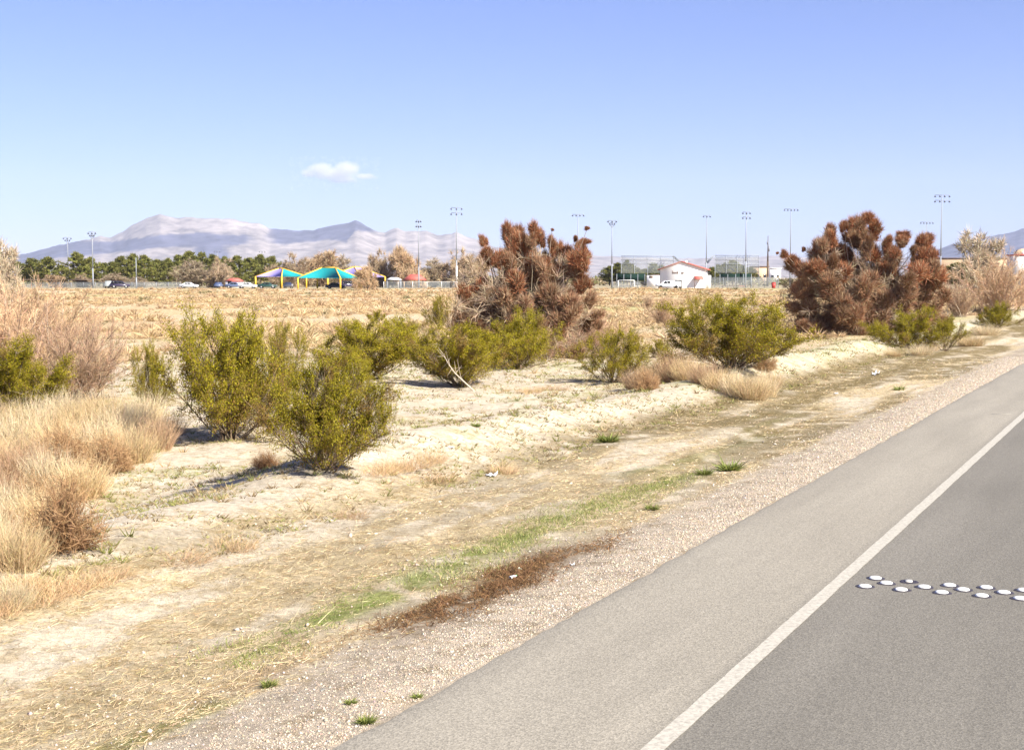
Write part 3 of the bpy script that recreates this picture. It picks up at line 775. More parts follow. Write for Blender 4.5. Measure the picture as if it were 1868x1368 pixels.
def mesquite(px, py, wpx, hpx, clumps, seed, label, clump_n_extra=20, twig_col=(0.44, 0.34, 0.235)):
    x, y, z = ground(px, py); k = y / F
    Wm, Hm = wpx * k, hpx * k
    r = np.random.default_rng(seed)
    t = thing('mesquite_tree', label, 'tree', (x, y, z - 0.03))
    mb, tips = branch_tree(r, 8, 4, 0.085 * Hm / 4.2, Hm * 0.44, (8, 66), (0.25, 0.19, 0.14), up=0.10, wander=0.26, kids=(3, 6), ratio=0.62)
    mb.build('trunk', M['bark'], t)
    tw = twig_cloud(tips, r, 30, 0.50, 0.013 * y / 45, twig_col)
    # low, tangled skirt of dead twigs
    n = 7000
    w = r.uniform(0, 6.28, n); q = np.sqrt(r.random(n)) * Wm * 0.47
    b = np.stack([np.cos(w) * q, np.sin(w) * q * 0.8, r.random(n) ** 1.4 * Hm * 0.42], 1)
    e = r.normal(size=(n, 3)) * 0.7 + np.array([0, 0, 0.35]); e /= np.linalg.norm(e, axis=1, keepdims=True)
    tw.blades(b, b + e * r.uniform(0.15, 0.55, n)[:, None], 0.011 * y / 45, r.normal(size=(n, 3)) * 0.05, jitter(n, (0.28, 0.18, 0.12), 0.3, r), r)
    # long bare shoots standing out of the crown
    n = 90
    w = r.uniform(0, 6.28, n); q = np.sqrt(r.random(n)) * Wm * 0.40
    b = np.stack([np.cos(w) * q, np.sin(w) * q * 0.7, Hm * (0.45 + 0.33 * r.random(n)) * (1 - 0.35 * (q / (Wm * 0.4)) ** 2)], 1)
    e = np.stack([np.cos(w) * 0.55, np.sin(w) * 0.4, np.ones(n)], 1) + r.normal(size=(n, 3)) * 0.3; e /= np.linalg.norm(e, axis=1, keepdims=True)
    tw.blades(b, b + e * (Hm * r.uniform(0.15, 0.36, n))[:, None], 0.014 * y / 45, r.normal(size=(n, 3)) * 0.08, jitter(n, (0.34, 0.27, 0.20), 0.2, r), r)
    tw.build('crown', M['twig'], t)
    lim = MB()
    for i, (cx, cy, rx, ry) in enumerate(clumps):
        X = (cx - px) * k; Z = (py - cy) * k
        dmax = Wm * 0.34 * math.sqrt(max(0.0, 1 - (2 * X / Wm) ** 2)) * (1 - 0.75 * max(0, Z / Hm - 0.45))
        Yd = r.uniform(-1, 0.5) * dmax if Z > Hm * 0.6 else r.uniform(-1.15, -0.35) * dmax
        a0 = np.array([X * 0.30, Yd * 0.3, max(0.15, Z * 0.45)]); m0 = np.array([X * 0.75, Yd * 0.8, Z * 0.72]) + r.normal(size=3) * 0.12; e0 = np.array([X, Yd, Z])
        lim.tubes([a0, m0], [m0, e0 + np.array([0, 0, ry * k * 0.6])], [0.03, 0.02], [0.02, 0.006], 4, np.array([0.34, 0.26, 0.19]) * r.uniform(0.8, 1.25))
        c = obj('mistletoe_clump', CLUMP[i % 5] if Z > 0.45 * Hm else CLUMPB[i % 4], t, (X, Yd, Z))
        c.scale = (rx * k * 1.32, rx * k * 1.32, ry * k * 1.25); c.rotation_euler = (r.normal() * 0.15, r.normal() * 0.15, r.uniform(0, 6.28))
        if rx >= 9:                                    # the clump trails down into the crown
            for q in range(2):
                f = r.uniform(0.7, 1.5) * (q + 1) * 0.75
                c = obj('mistletoe_clump', CLUMPB[(i + q) % 4], t, (X * (1 - 0.12 * f) + r.normal() * rx * k * 1.0, Yd + r.uniform(-0.45, 0.5), max(0.25, Z - f * ry * k * r.uniform(0.7, 1.3))))
                s = r.uniform(0.75, 1.2); c.scale = (rx * k * s, rx * k * s, ry * k * s * 1.15); c.rotation_euler = (r.normal() * 0.25, r.normal() * 0.25, r.uniform(0, 6.28))
    lim.build('limbs', M['bark'], t)
    for i in range(clump_n_extra):                     # clumps hidden in the back of the crown
        w = r.uniform(0, 6.28); q = math.sqrt(r.random()) * 0.36
        c = obj('mistletoe_clump', CLUMP[i % 5], t, (math.cos(w) * q * Wm, abs(math.sin(w)) * q * Wm * 0.8, r.uniform(0.22, 0.66) * Hm))
        s = r.uniform(16, 26) * k; c.scale = (s, s, s * 1.1); c.rotation_euler = (0, 0, r.uniform(0, 6.28))
    return t

C1 = [(884, 443, 8, 16), (888, 462, 9, 12), (928, 424, 13, 18), (941, 430, 14, 20), (938, 452, 19, 24), (955, 455, 15, 28), (960, 482, 17, 22), (974, 424, 11, 17), (986, 440, 10, 20), (1006, 450, 9, 18), (1016, 462, 12, 22), (1036, 468, 16, 20), (1054, 480, 18, 24), (1066, 442, 12, 8), (1050, 436, 5, 6), (1070, 418, 5, 5), (1007, 419, 3, 3),
      (893, 470, 15, 16), (912, 478, 16, 20), (930, 500, 18, 20), (1032, 492, 18, 18), (1068, 470, 10, 14), (850, 533, 15, 14), (880, 525, 15, 18), (945, 515, 18, 20), (990, 490, 14, 20), (905, 545, 18, 18), (1000, 540, 20, 24), (865, 560, 16, 18), (838, 575, 16, 14), (870, 590, 20, 16), (930, 580, 18, 20), (955, 555, 16, 20), (1035, 552, 22, 18), (1020, 590, 18, 18), (985, 595, 18, 20), (1060, 520, 16, 18), (1085, 575, 16, 14), (895, 610, 20, 14), (950, 620, 20, 14), (1010, 630, 18, 14)]
mesquite(962, 652, 275, 250, C1, 11, 'mesquite tree with rusty mistletoe behind the creosote bushes, left of the white building')
C2 = [(1427, 467, 7, 11), (1445, 478, 12, 13), (1452, 492, 16, 14), (1488, 452, 11, 16), (1502, 440, 11, 16), (1512, 424, 11, 16), (1531, 416, 8, 12), (1556, 414, 14, 18), (1566, 404, 13, 14), (1582, 424, 14, 20), (1562, 436, 20, 22), (1500, 470, 20, 20), (1522, 455, 17, 18), (1470, 492, 16, 16), (1606, 446, 9, 14), (1612, 466, 11, 14), (1636, 440, 11, 10), (1652, 430, 13, 9), (1672, 445, 12, 16), (1686, 442, 13, 14), (1694, 466, 13, 16), (1666, 470, 16, 16), (1470, 455, 4, 5), (1417, 462, 3, 3),
      (1545, 475, 20, 22), (1585, 470, 18, 22), (1520, 500, 20, 20), (1490, 515, 20, 18), (1455, 525, 18, 16), (1560, 515, 20, 22), (1610, 500, 18, 20), (1645, 500, 18, 20), (1690, 505, 17, 20), (1440, 560, 17, 13), (1465, 560, 18, 16), (1510, 550, 20, 18), (1550, 560, 20, 20), (1595, 545, 18, 20), (1630, 550, 18, 20), (1670, 545, 18, 18), (1705, 540, 14, 18), (1455, 590, 18, 12), (1500, 590, 20, 14), (1545, 595, 20, 12), (1590, 585, 18, 14), (1640, 585, 20, 14), (1690, 580, 18, 14)]
mesquite(1568, 608, 310, 215, C2, 23, 'broad mesquite tree loaded with rusty mistletoe, right of the white building', 24)

# ------------------------------------------------------------------ creosote bushes in front of the trees
creosote(592, 858, 262, 198, 0, 'rounded olive creosote bush nearest the road, on the bare sand', 0.4)
creosote(420, 802, 258, 230, 1, 'tallest olive creosote bush, behind the nearest creosote bush', 2.0)
creosote(276, 748, 84, 122, 2, 'narrow olive creosote bush left of the tallest creosote bush', 1.2)
creosote(8, 748, 260, 132, 3, 'olive creosote bush cut by the left edge of the picture', 0.9)
creosote(512, 742, 120, 150, 2, 'olive creosote bush half hidden behind the nearest creosote bush', 4.2)
creosote(668, 692, 225, 108, 1, 'wide olive creosote bush between the tall creosote bush and the leaning branch bush', 5.1)
creosote(640, 735, 120, 80, 2, 'low thin creosote bush just behind the nearest creosote bush', 3.3)
creosote(742, 655, 130, 76, 2, 'sparse creosote bush in front of the field, left of the mesquite', 0.5)
creosote(842, 706, 205, 114, 0, 'olive creosote bush with a pale leaning branch', 3.6)
creosote(945, 672, 190, 104, 3, 'yellow green creosote bush at the foot of the left mesquite', 2.7)
creosote(1116, 698, 150, 98, 2, 'small creosote bush with bare grey stems right of the left mesquite', 1.8)
creosote(1200, 652, 46, 34, 3, 'tiny round creosote bush beside the tan grass bank', 0.2)
creosote(1160, 645, 40, 36, 2, 'tiny creosote bush behind the bush with bare grey stems', 0.8)
creosote(1336, 672, 265, 128, 1, 'large dark olive creosote bush above the tan grass bank', 0.0)
creosote(1272, 600, 80, 64, 4, 'wispy creosote bush poking up behind the large dark creosote bush', 2.2)
creosote(1655, 636, 155, 74, 3, 'dense green creosote bush under the right mesquite', 1.0)
creosote(1724, 640, 84, 66, 4, 'thin creosote bush right of the dense green bush under the right mesquite', 3.0)
creosote(1818, 598, 90, 46, 3, 'dome shaped green creosote bush farthest along the road', 2.4)
creosote(686, 589, 34, 24, 3, 'lone small creosote bush out in the tan field', 1.1)
creosote(802, 602, 56, 62, 2, 'creosote bush at the left flank of the left mesquite', 4.4)
creosote(704, 795, 44, 96, 4, 'spindly creosote sprout on the sand right of the nearest creosote bush', 0.7)

# the pale leaning branch
def leaning_branch():
    x, y, z = ground(866, 712); k = y / F
    t = thing('dead_branch', 'pale dead branch leaning out of a creosote bush', 'branch', (x, y, z))
    mb = MB(); r = np.random.default_rng(77)
    P = np.array([(0, 0, -0.03), (-0.20, -0.05, 0.16), (-0.45, -0.08, 0.40), (-0.62, -0.1, 0.64), (-0.72, -0.1, 0.85)])
    mb.tubes(P[:-1], P[1:], [0.022, 0.018, 0.014, 0.010], [0.018, 0.014, 0.010, 0.005], 6, np.array([0.50, 0.43, 0.34]))
    mb.build('limb', M['bark'], t)
    mb = MB()
    for i in range(22):
        j = r.integers(1, 4); s = P[j] + (P[j + 1] - P[j]) * r.random(); e = np.array([-0.3, 0, 0.6]) + r.normal(size=3) * 0.5
        mb.tubes([s], [s + e * r.uniform(0.2, 0.45)], 0.006, 0.002, 3, np.array([0.46, 0.38, 0.28]))
    mb.build('twigs', M['bark'], t)
leaning_branch()

# ------------------------------------------------------------------ leafless pink-brown thickets at both sides
def thicket_meshes(seed, col=(0.49, 0.33, 0.20), n_stems=95):
    """arching thin-stemmed leafless shrub, about 1 high, 1.3 wide"""
    r = np.random.default_rng(seed); a, b = MB(), MB()
    for k in range(n_stems):
        w = r.uniform(0, 6.28); tl = np.radians(r.uniform(3, 55)); L = r.uniform(0.55, 1.12)
        d = np.array([math.cos(w) * math.sin(tl), math.sin(w) * math.sin(tl), math.cos(tl)])
        p = np.array([r.normal() * 0.14, r.normal() * 0.14, -0.03]); pts = [p]; rad = r.uniform(0.003, 0.007)
        for i in range(6):
            d = d + r.normal(size=3) * 0.11 - np.array([0, 0, 0.05]) * (i > 2); d /= np.linalg.norm(d)
            pts.append(pts[-1] + d * L / 6)
        pts = np.array(pts)
        c = jitter(1, (0.34, 0.25, 0.19), 0.2, r)[0] if r.random() < 0.8 else np.array([0.52, 0.45, 0.36])
        a.tubes(pts[:-1], pts[1:], rad * np.linspace(1, 0.4, 6), rad * np.linspace(0.9, 0.3, 6), 3, c)
        m = 95; s = r.uniform(0.2, 1.0, m) * 5.999; i = s.astype(int); f = (s - i)[:, None]
        q = pts[i] * (1 - f) + pts[i + 1] * f
        e = (pts[i + 1] - pts[i]); e /= np.linalg.norm(e, axis=1, keepdims=True)
        e = e * 0.8 + r.normal(size=(m, 3)) * 0.5 + np.array([0, 0, 0.2]); e /= np.linalg.norm(e, axis=1, keepdims=True)
        l_ = r.uniform(0.05, 0.20, m)[:, None]
        C = jitter(m, np.asarray(col) * r.uniform(0.8, 1.2), 0.15, r)
        b.blades(q, q + e * l_, 0.0042, r.normal(size=(m, 3)) * 0.012, C, r)
    normalise(a, b)
    return a.mesh('stems', M['bark']), b.mesh('twigs', M['twig'])
THICK = [thicket_meshes(600), thicket_meshes(601, (0.52, 0.355, 0.22)), thicket_meshes(602, (0.40, 0.27, 0.175))]

def thicket(px, py, wpx, hpx, var, label, rz=0.0):
    x, y, z = ground(px, py); k = y / F
    t = thing('bare_thicket', label, 'shrub', (x, y, z), rz, None, (wpx * k, wpx * k, hpx * k))
    obj('stems', THICK[var][0], t); obj('twigs', THICK[var][1], t)
thicket(15, 722, 320, 195, 0, 'tall leafless pinkish thicket at the left edge, behind the creosote bush')
thicket(140, 728, 230, 150, 2, 'lower leafless purplish brown thicket beside the tall one at the left edge', 1.0)
thicket(70, 660, 260, 140, 1, 'leafless salmon coloured thicket at the back of the left edge', 2.0)
thicket(-70, 690, 200, 205, 1, 'leafless thicket mostly outside the left edge with bare pale limbs', 2.6)
thicket(1822, 572, 165, 106, 1, 'leafless pinkish thicket by the road at the right edge', 0.4)
thicket(1748, 578, 90, 62, 2, 'low leafless brown thicket left of the thicket at the right edge', 1.4)
thicket(1885, 566, 100, 90, 0, 'leafless thicket cut by the right edge of the picture', 2.4)
thicket(1070, 640, 110, 72, 2, 'bare reddish thicket at the right foot of the left mesquite', 0.9)
thicket(1110, 650, 90, 60, 0, 'bare greyish thicket behind the small creosote bush with grey stems', 3.0)
thicket(1210, 595, 60, 50, 1, 'thin bare thicket in the field right of the left mesquite', 0.3)
thicket(1182, 566, 24, 28, 2, 'small dark bare shrub in the field below the white building', 0.0)
thicket(1214, 566, 24, 26, 2, 'small dark round bare shrub in the field right below the white building', 1.0)
thicket(985, 655, 120, 66, 2, 'bare brown thicket under the left mesquite', 1.9)

# ------------------------------------------------------------------ dry grass tufts and tumbleweeds
GRASS = [grass_mesh(700, 1000, 0.40, (0.60, 0.46, 0.26), 0.007, twiggy=1.2), grass_mesh(701, 950, 0.30, (0.64, 0.53, 0.34), 0.007, twiggy=0.8), grass_mesh(702, 1000, 0.45, (0.49, 0.34, 0.21), 0.007, twiggy=2.0), grass_mesh(703, 420, 0.45, (0.62, 0.45, 0.26), 0.008, 0.5, 0.8, 0.3), grass_mesh(704, 300, 0.8, (0.52, 0.36, 0.21), 0.009, 0.5, 1.5, 0.4)]
TUMB = [tumble_mesh(710), tumble_mesh(711, 3000, (0.52, 0.34, 0.18), (0.30, 0.18, 0.09)), tumble_mesh(712, 2600, (0.34, 0.20, 0.10), (0.17, 0.09, 0.045))]

def grass(px, py, wpx, hpx, var, label, rz=0.0, group=None):
    x, y, z = ground(px, py); k = y / F
    s = wpx * k / 1.05
    o = obj('dry_grass_tuft', GRASS[var], None, (x, y, z)); o.scale = (s, s, hpx * k / 0.95); o.rotation_euler = (0, 0, rz)
    return tag(o, label, 'grass tuft', group)
def tumble(px, py, wpx, hpx, var, label, rz=0.0, group=None):
    x, y, z = ground(px, py); k = y / F
    s = wpx * k / 1.15
    o = obj('tumbleweed', TUMB[var], None, (x, y, z - 0.02)); o.scale = (s, s, hpx * k / 0.70); o.rotation_euler = (0, 0, rz)
    return tag(o, label, 'tumbleweed', group)

tumble(118, 1002, 190, 155, 0, 'large round brown tumbleweed at the edge of the sand, left side')
tumble(20, 905, 90, 75, 2, 'dark brown tumbleweed at the left edge of the picture')
tumble(200, 862, 120, 90, 1, 'tan tumbleweed at the corner of the grass hollow')
tumble(70, 940, 120, 95, 1, 'tan tumbleweed above the large round brown tumbleweed')
tumble(118, 850, 130, 90, 1, 'wide tan tumbleweed in the middle of the grass hollow')
tumble(10, 985, 90, 70, 0, 'brown tumbleweed at the left edge below the dark brown one')
tumble(485, 852, 70, 38, 2, 'small grey brown tumbleweed in the shade of the nearest creosote bush')
tumble(1395, 676, 60, 42, 1, 'tan tumbleweed leaning on the large dark creosote bush')
tumble(1180, 712, 66, 50, 1, 'tan tumbleweed at the left end of the grass bank')
GL = 'dry yellow grass tuft in the hollow at the left edge'
gr = random.Random(5)
for (px, py, w, h, v) in [(30, 1035, 130, 130, 0), (-20, 1000, 120, 130, 1), (70, 965, 120, 120, 0), (20, 950, 120, 110, 1), (150, 905, 120, 110, 0), (90, 890, 120, 110, 1), (40, 870, 120, 110, 2), (240, 845, 110, 110, 0), (180, 830, 120, 110, 1), (110, 830, 120, 110, 0), (30, 820, 120, 110, 1), (285, 820, 80, 100, 2), (230, 795, 110, 100, 1), (150, 790, 110, 90, 0), (70, 785, 110, 90, 1), (0, 790, 110, 90, 0), (265, 775, 80, 90, 1), (190, 768, 100, 80, 0), (120, 762, 100, 75, 1), (310, 790, 60, 80, 3), (-20, 860, 110, 110, 0), (-10, 920, 110, 110, 2)]:
    grass(px, py, w, h, v, GL, gr.uniform(0, 6.28), 'dry grass filling the hollow on the left')
for gi, (px, py, w, h, v) in enumerate(sorted([(15, 1108, 110, 74, 1), (62, 1097, 110, 62, 3), (112, 1080, 104, 58, 3), (160, 1066, 100, 48, 3), (205, 1052, 80, 42, 4), (-12, 1120, 100, 66, 3), (40, 1074, 100, 56, 3)])):
    grass(px, py, w, h, v, ORD[gi] + ' pale dry grass tuft from the left edge along the ridge at lower left', gr.uniform(0, 6.28), 'pale grass along the ridge at lower left')
for gi, (px, py, w, h, v) in enumerate(sorted([(1165, 708, 70, 58, 2), (1196, 700, 74, 70, 0), (1228, 694, 76, 76, 2), (1258, 694, 74, 66, 0), (1288, 700, 74, 60, 2), (1316, 712, 76, 62, 0), (1344, 722, 76, 66, 1), (1370, 728, 74, 66, 0), (1394, 722, 66, 62, 1), (1405, 708, 52, 52, 0), (1225, 672, 50, 52, 2)])):
    grass(px, py, w, h, v, ORD[gi] + ' tan grass tuft from the left on the bank below the large dark creosote bush', gr.uniform(0, 6.28), 'grass on the bank below the large dark creosote bush')
for gi, (px, py, w, h, v) in enumerate(sorted([(690, 864, 76, 36, 3), (722, 858, 70, 44, 3), (752, 852, 74, 34, 4), (785, 842, 60, 40, 3)])):
    grass(px, py, w, h, v, ORD[gi] + ' low tan grass tuft from the left in the row by the nearest creosote bush', gr.uniform(0, 6.28), 'row of low grass by the nearest creosote bush')
for (px, py, w, h, v, lab) in [(800, 878, 70, 34, 4, 'flattened brown grass tuft on the sand below the row of low grass'), (918, 862, 54, 36, 3, 'pale grass tuft right of the white litter scrap'), (330, 1024, 110, 40, 4, 'sparse brown grass tuft on the sand ridge, lower left'), (420, 1002, 96, 46, 3, 'tan grass tuft standing alone on the sand ridge'), (640, 945, 60, 30, 4, 'small olive brown tuft on the slope of the sand ridge'), (1680, 648, 60, 30, 1, 'pale grass tuft at the foot of the dense green bush'), (1770, 632, 60, 34, 0, 'tan grass tuft beside the thin creosote bush on the right'), (1800, 612, 60, 30, 1, 'pale grass tuft under the dome shaped creosote bush'), (1690, 640, 40, 34, 3, 'tan grass stalks left of the thin creosote bush on the right'), (1630, 650, 36, 16, 0, 'low tan grass tuft at the left foot of the dense green bush'), (1010, 712, 50, 20, 4, 'small tan grass tuft on the flat sand below the left mesquite'), (965, 716, 46, 20, 3, 'low tan grass tuft left of another on the flat sand')]:
    grass(px, py, w, h, v, lab, gr.uniform(0, 6.28))

# small green weeds along the gravel
def weed_mesh(seed):
    r = np.random.default_rng(seed); mb = MB(); n = 260
    w = r.uniform(0, 6.28, n); q = np.sqrt(r.random(n)) * 0.12; b = np.stack([np.cos(w) * q, np.sin(w) * q, np.zeros(n)], 1)
    e = np.stack([np.cos(w) * 0.7, np.sin(w) * 0.7, r.uniform(0.2, 1.0, n)], 1) + r.normal(size=(n, 3)) * 0.3
    mb.blades(b, b + e * r.uniform(0.12, 0.42, n)[:, None], 0.035, r.normal(size=(n, 3)) * 0.03, jitter(n, (0.21, 0.24, 0.06), 0.25, r), r)
    return mb.mesh('leaves', M['leaf'])
WEED = [weed_mesh(720), weed_mesh(721)]
for i, (px, py, w, lab) in enumerate([(1190, 930, 34, 'green weed on the gravel edge, alone near the picture centre'), (1330, 858, 56, 'wide patch of green weed at the gravel edge'), (1285, 866, 40, 'green weed left of the wide weed patch'), (1340, 600, 0, ''), (492, 1252, 40, 'green weed where straw meets gravel, lower left'), (640, 1283, 30, 'dark tuft of weed in the gravel, bottom'), (668, 1318, 46, 'green weed by the pavement edge, bottom'), (1640, 712, 26, 'green weed near the far white scrap'), (808, 790, 0, ''), (868, 778, 22, 'small green weed on the sand behind the mound'), (1110, 806, 50, 'green weed patch in front of the sand mound'), (760, 1272, 26, 'small weed growing from the pavement edge')]):
    if not w: continue
    x, y, z = ground(px, py); s = w * y / F / 0.75
    o = obj('green_weed', WEED[i % 2], None, (x, y, z)); o.scale = (s, s, s * 0.7); o.rotation_euler = (0, 0, i * 1.3); tag(o, lab, 'weed')

# ------------------------------------------------------------------ uncountable cover: brush field, straw litter, sprouts, gravel
def in_view(x, y, m=40):
    px, _ = unproject(np.stack([x, y, np.zeros_like(x)], 1)); return (px > -m) & (px < W0 + m) & (y > 5)

def brush_field():
    r = np.random.default_rng(31); mb = MB()
    n = 26000
    d = np.sqrt(r.uniform(40 ** 1.2, 326 ** 1.2, n) ** (2 / 1.2)) if False else np.exp(r.uniform(math.log(40), math.log(330), n))
    a = r.uniform(-0.40, 0.40, n); x, y = d * np.sin(a), d * np.cos(a)
    u, v = uv(x, y)
    cov = fbm(x / 7.0, y / 14.0, 171, 4)
    keep = (v < -13 - 4 * (d < 60)) & (y < 328) & (cov > 0.40 + 0.10 * (r.random(n) - 0.5)) & (r.random(n) < 0.25 + 0.75 * sstep(45, 85, d))
    x, y, d = x[keep], y[keep], d[keep]; n = len(x); z = height(x, y)
    s = np.where(r.random(n) < 0.12, r.uniform(0.4, 0.75, n), r.uniform(0.16, 0.40, n)) * (0.8 + 0.7 * (cov[keep] - 0.4)); m = 46
    k = np.repeat(np.arange(n), m)
    w = r.uniform(0, 6.28, len(k)); el = r.uniform(0.05, 1.0, len(k))
    dr = np.stack([np.cos(w) * np.sqrt(1 - el ** 2 * 0.8) * 1.5, np.sin(w) * np.sqrt(1 - el ** 2 * 0.8) * 1.5, el], 1)
    c = np.stack([x, y, z], 1)[k]
    b = c + dr * s[k][:, None] * 0.35; tip = c + dr * s[k][:, None] * r.uniform(0.75, 1.15, len(k))[:, None]
    hue = r.random(n)[k][:, None]
    C = np.where(hue < 0.55, np.array([[0.57, 0.42, 0.235]]), np.where(hue < 0.8, np.array([[0.46, 0.315, 0.19]]), np.where(hue < 0.90, np.array([[0.60, 0.48, 0.31]]), np.array([[0.27, 0.235, 0.12]]))))
    C = C * (1 + r.normal(size=(len(k), 1)) * 0.16)
    mb.blades(b, tip, s[k] * 0.055 * (0.7 + d[k] / 80), None, np.clip(C, 0.02, 0.9), r)
    tag(mb.build('dry_brush_field', M['twig']), 'low tan desert brush covering the field', None, None, 'stuff')
brush_field()

def straw_litter():
    r = np.random.default_rng(41); mb = MB()
    n = 190000
    d = np.exp(r.uniform(math.log(7.2), math.log(48), n)); a = r.uniform(-0.38, 0.40, n); x, y = d * np.sin(a), d * np.cos(a)
    u, v = uv(x, y)
    dens = sstep(0.38, 0.56, fbm(u / 1.8, v / 0.35, 111, 4) * -1 + 1) 
    keep = (v < -4.95) & (v > -9.2) & (r.random(n) < 0.15 + 0.85 * dens)
    x, y, u, v, d = x[keep], y[keep], u[keep], v[keep], d[keep]; n = len(x); z = height(x, y)
    w = np.where(r.random(n) < 0.6, math.atan2(RD[1], RD[0]) + r.normal(size=n) * 0.55, r.uniform(0, 6.28, n))
    L = np.where(r.random(n) < 0.025, r.uniform(0.08, 0.24, n), r.uniform(0.015, 0.085, n)) * (1 + 0.02 * d); up = np.abs(r.normal(size=n)) * 0.22
    b = np.stack([x, y, z], 1); e = np.stack([np.cos(w), np.sin(w), up], 1)
    br = 1.3 * gauss(v + 5.10, 0.27) * sstep(8, 10, u) * (1 - sstep(12, 13, u)) > r.random(n) * 0.8
    gn = (gauss(v + 5.85, 0.26) * sstep(7.8, 8.8, u) * (1 - sstep(16, 18, u)) * sstep(0.42, 0.56, fbm(u / 7.0, v / 1.2, 131, 4)) > r.random(n) * 1.2)
    C = jitter(n, (0.57, 0.46, 0.285), 0.22, r)
    dk = r.random(n) < 0.34; C = np.where(dk[:, None], jitter(n, (0.34, 0.25, 0.13), 0.2, r), C)
    C = np.where(gn[:, None], jitter(n, (0.15, 0.20, 0.04), 0.2, r), C); C = np.where(br[:, None], jitter(n, (0.20, 0.11, 0.05), 0.2, r), C)
    tip = b + e * L[:, None]; tip[:, 2] = np.maximum(tip[:, 2], z + 0.006)
    mb.blades(b + np.array([0, 0, 0.004]), tip, 0.0024 + 0.00018 * d, None, C, r)
    # green blades of the strip and the dead weeds of the dark patch
    n = 60000
    u = r.uniform(5.5, 18, n); v = -5.85 + r.normal(size=n) * 0.20 + 0.3 * (fbm(u / 1.5, u * 0, 197, 2) - 0.5); x, y = xy(u, v)
    nn = fbm(u / 7.0, v / 1.2, 131, 4); keep = (u > 7.8) & (0.5 * nn + 0.5 * fbm(u / 0.9, v / 0.22, 196, 3) + 0.10 * (r.random(n) - 0.5) > 0.545) & (r.random(n) < 0.30); x, y, n = x[keep], y[keep], int(keep.sum())
    b = np.stack([x, y, height(x, y)], 1); e = r.normal(size=(n, 3)) * 0.6; e[:, 2] = 1
    mb.blades(b, b + e * r.uniform(0.012, 0.05, n)[:, None], 0.005, None, np.where((r.random(n) < 0.75)[:, None], jitter(n, (0.22, 0.25, 0.07), 0.25, r), jitter(n, (0.50, 0.42, 0.22), 0.2, r)), r)
    n = 16000
    u = 10.8 + r.normal(size=n) * 1.0; v = -5.08 + r.normal(size=n) * 0.17 - 0.05 * (10.8 - u) + 0.35 * (fbm(u / 0.8, u * 0, 198, 3) - 0.5); x, y = xy(u, v)
    keep = (fbm(u / 0.7, v / 0.25, 195, 3) + 0.25 * (r.random(n) - 0.5) > 0.52); x, y, n = x[keep], y[keep], int(keep.sum())
    b = np.stack([x, y, height(x, y)], 1); e = r.normal(size=(n, 3)) * 0.9; e[:, 2] = np.abs(e[:, 2]) * 0.7
    mb.blades(b, b + e * r.uniform(0.015, 0.06, n)[:, None], 0.005, r.normal(size=(n, 3)) * 0.006, jitter(n, (0.20, 0.115, 0.055), 0.3, r), r)
    tag(mb.build('straw_litter', M['straw']), 'flattened dry straw and short grass on the verge', None, None, 'stuff')
straw_litter()

def sprouts():
    r = np.random.default_rng(51); mb = MB()
    n = 90000
    d = np.exp(r.uniform(math.log(9), math.log(75), n)); a = r.uniform(-0.38, 0.40, n); x, y = d * np.sin(a), d * np.cos(a)
    u, v = uv(x, y)
    keep = (v < -8.0) & (fbm(x / 0.9, y / 0.9, 181, 4) + 0.35 * (r.random(n) - 0.5) > 0.54)
    x, y, d = x[keep], y[keep], d[keep]; n = len(x); z = height(x, y)
    m = 4; k = np.repeat(np.arange(n), m); s = (r.uniform(0.010, 0.036, n) * (1 + d / 30))[k]
    w = r.uniform(0, 6.28, len(k)); c = np.stack([x, y, z], 1)[k] + np.stack([np.cos(w), np.sin(w), 0 * w], 1) * s[:, None] * 0.4
    e = np.stack([np.cos(w), np.sin(w), r.uniform(0.3, 1.1, len(k))], 1)
    h = r.random(n)[k][:, None]
    C = np.where(h < 0.42, np.array([[0.27, 0.27, 0.09]]), np.where(h < 0.75, np.array([[0.36, 0.28, 0.15]]), np.array([[0.22, 0.165, 0.09]]))) * (1 + r.normal(size=(len(k), 1)) * 0.15)
    mb.blades(c, c + e * s[:, None], s * 0.3, None, np.clip(C, 0.02, 0.9), r)
    # taller scattered tufts
    n = 5200
    d = np.exp(r.uniform(math.log(11), math.log(60), n)); a = r.uniform(-0.38, 0.40, n); x, y = d * np.sin(a), d * np.cos(a)
    u, v = uv(x, y)
    keep = (v < -8.2) & (fbm(x / 2.5, y / 2.5, 186, 3) + 0.4 * (r.random(n) - 0.5) > 0.52)
    x, y, d = x[keep], y[keep], d[keep]; n = len(x); z = height(x, y); m = 14
    k = np.repeat(np.arange(n), m); s = (r.uniform(0.03, 0.085, n) * (1 + d / 60))[k]; w = r.uniform(0, 6.28, len(k))
    c = np.stack([x, y, z], 1)[k] + np.stack([np.cos(w), np.sin(w), 0 * w], 1) * (s * r.random(len(k)))[:, None] * 0.7
    e = np.stack([np.cos(w) * 0.8, np.sin(w) * 0.8, r.uniform(0.2, 1.2, len(k))], 1); h = r.random(n)[k][:, None]
    C = np.where(h < 0.45, np.array([[0.22, 0.22, 0.07]]), np.where(h < 0.7, np.array([[0.26, 0.19, 0.10]]), np.array([[0.48, 0.36, 0.20]]))) * (1 + r.normal(size=(len(k), 1)) * 0.15)
    mb.blades(c, c + e * s[:, None], s * 0.16, None, np.clip(C, 0.02, 0.9), r)
    tag(mb.build('ground_sprouts', M['straw']), 'tiny green and dry sprouts dotting the sand', None, None, 'stuff')
sprouts()

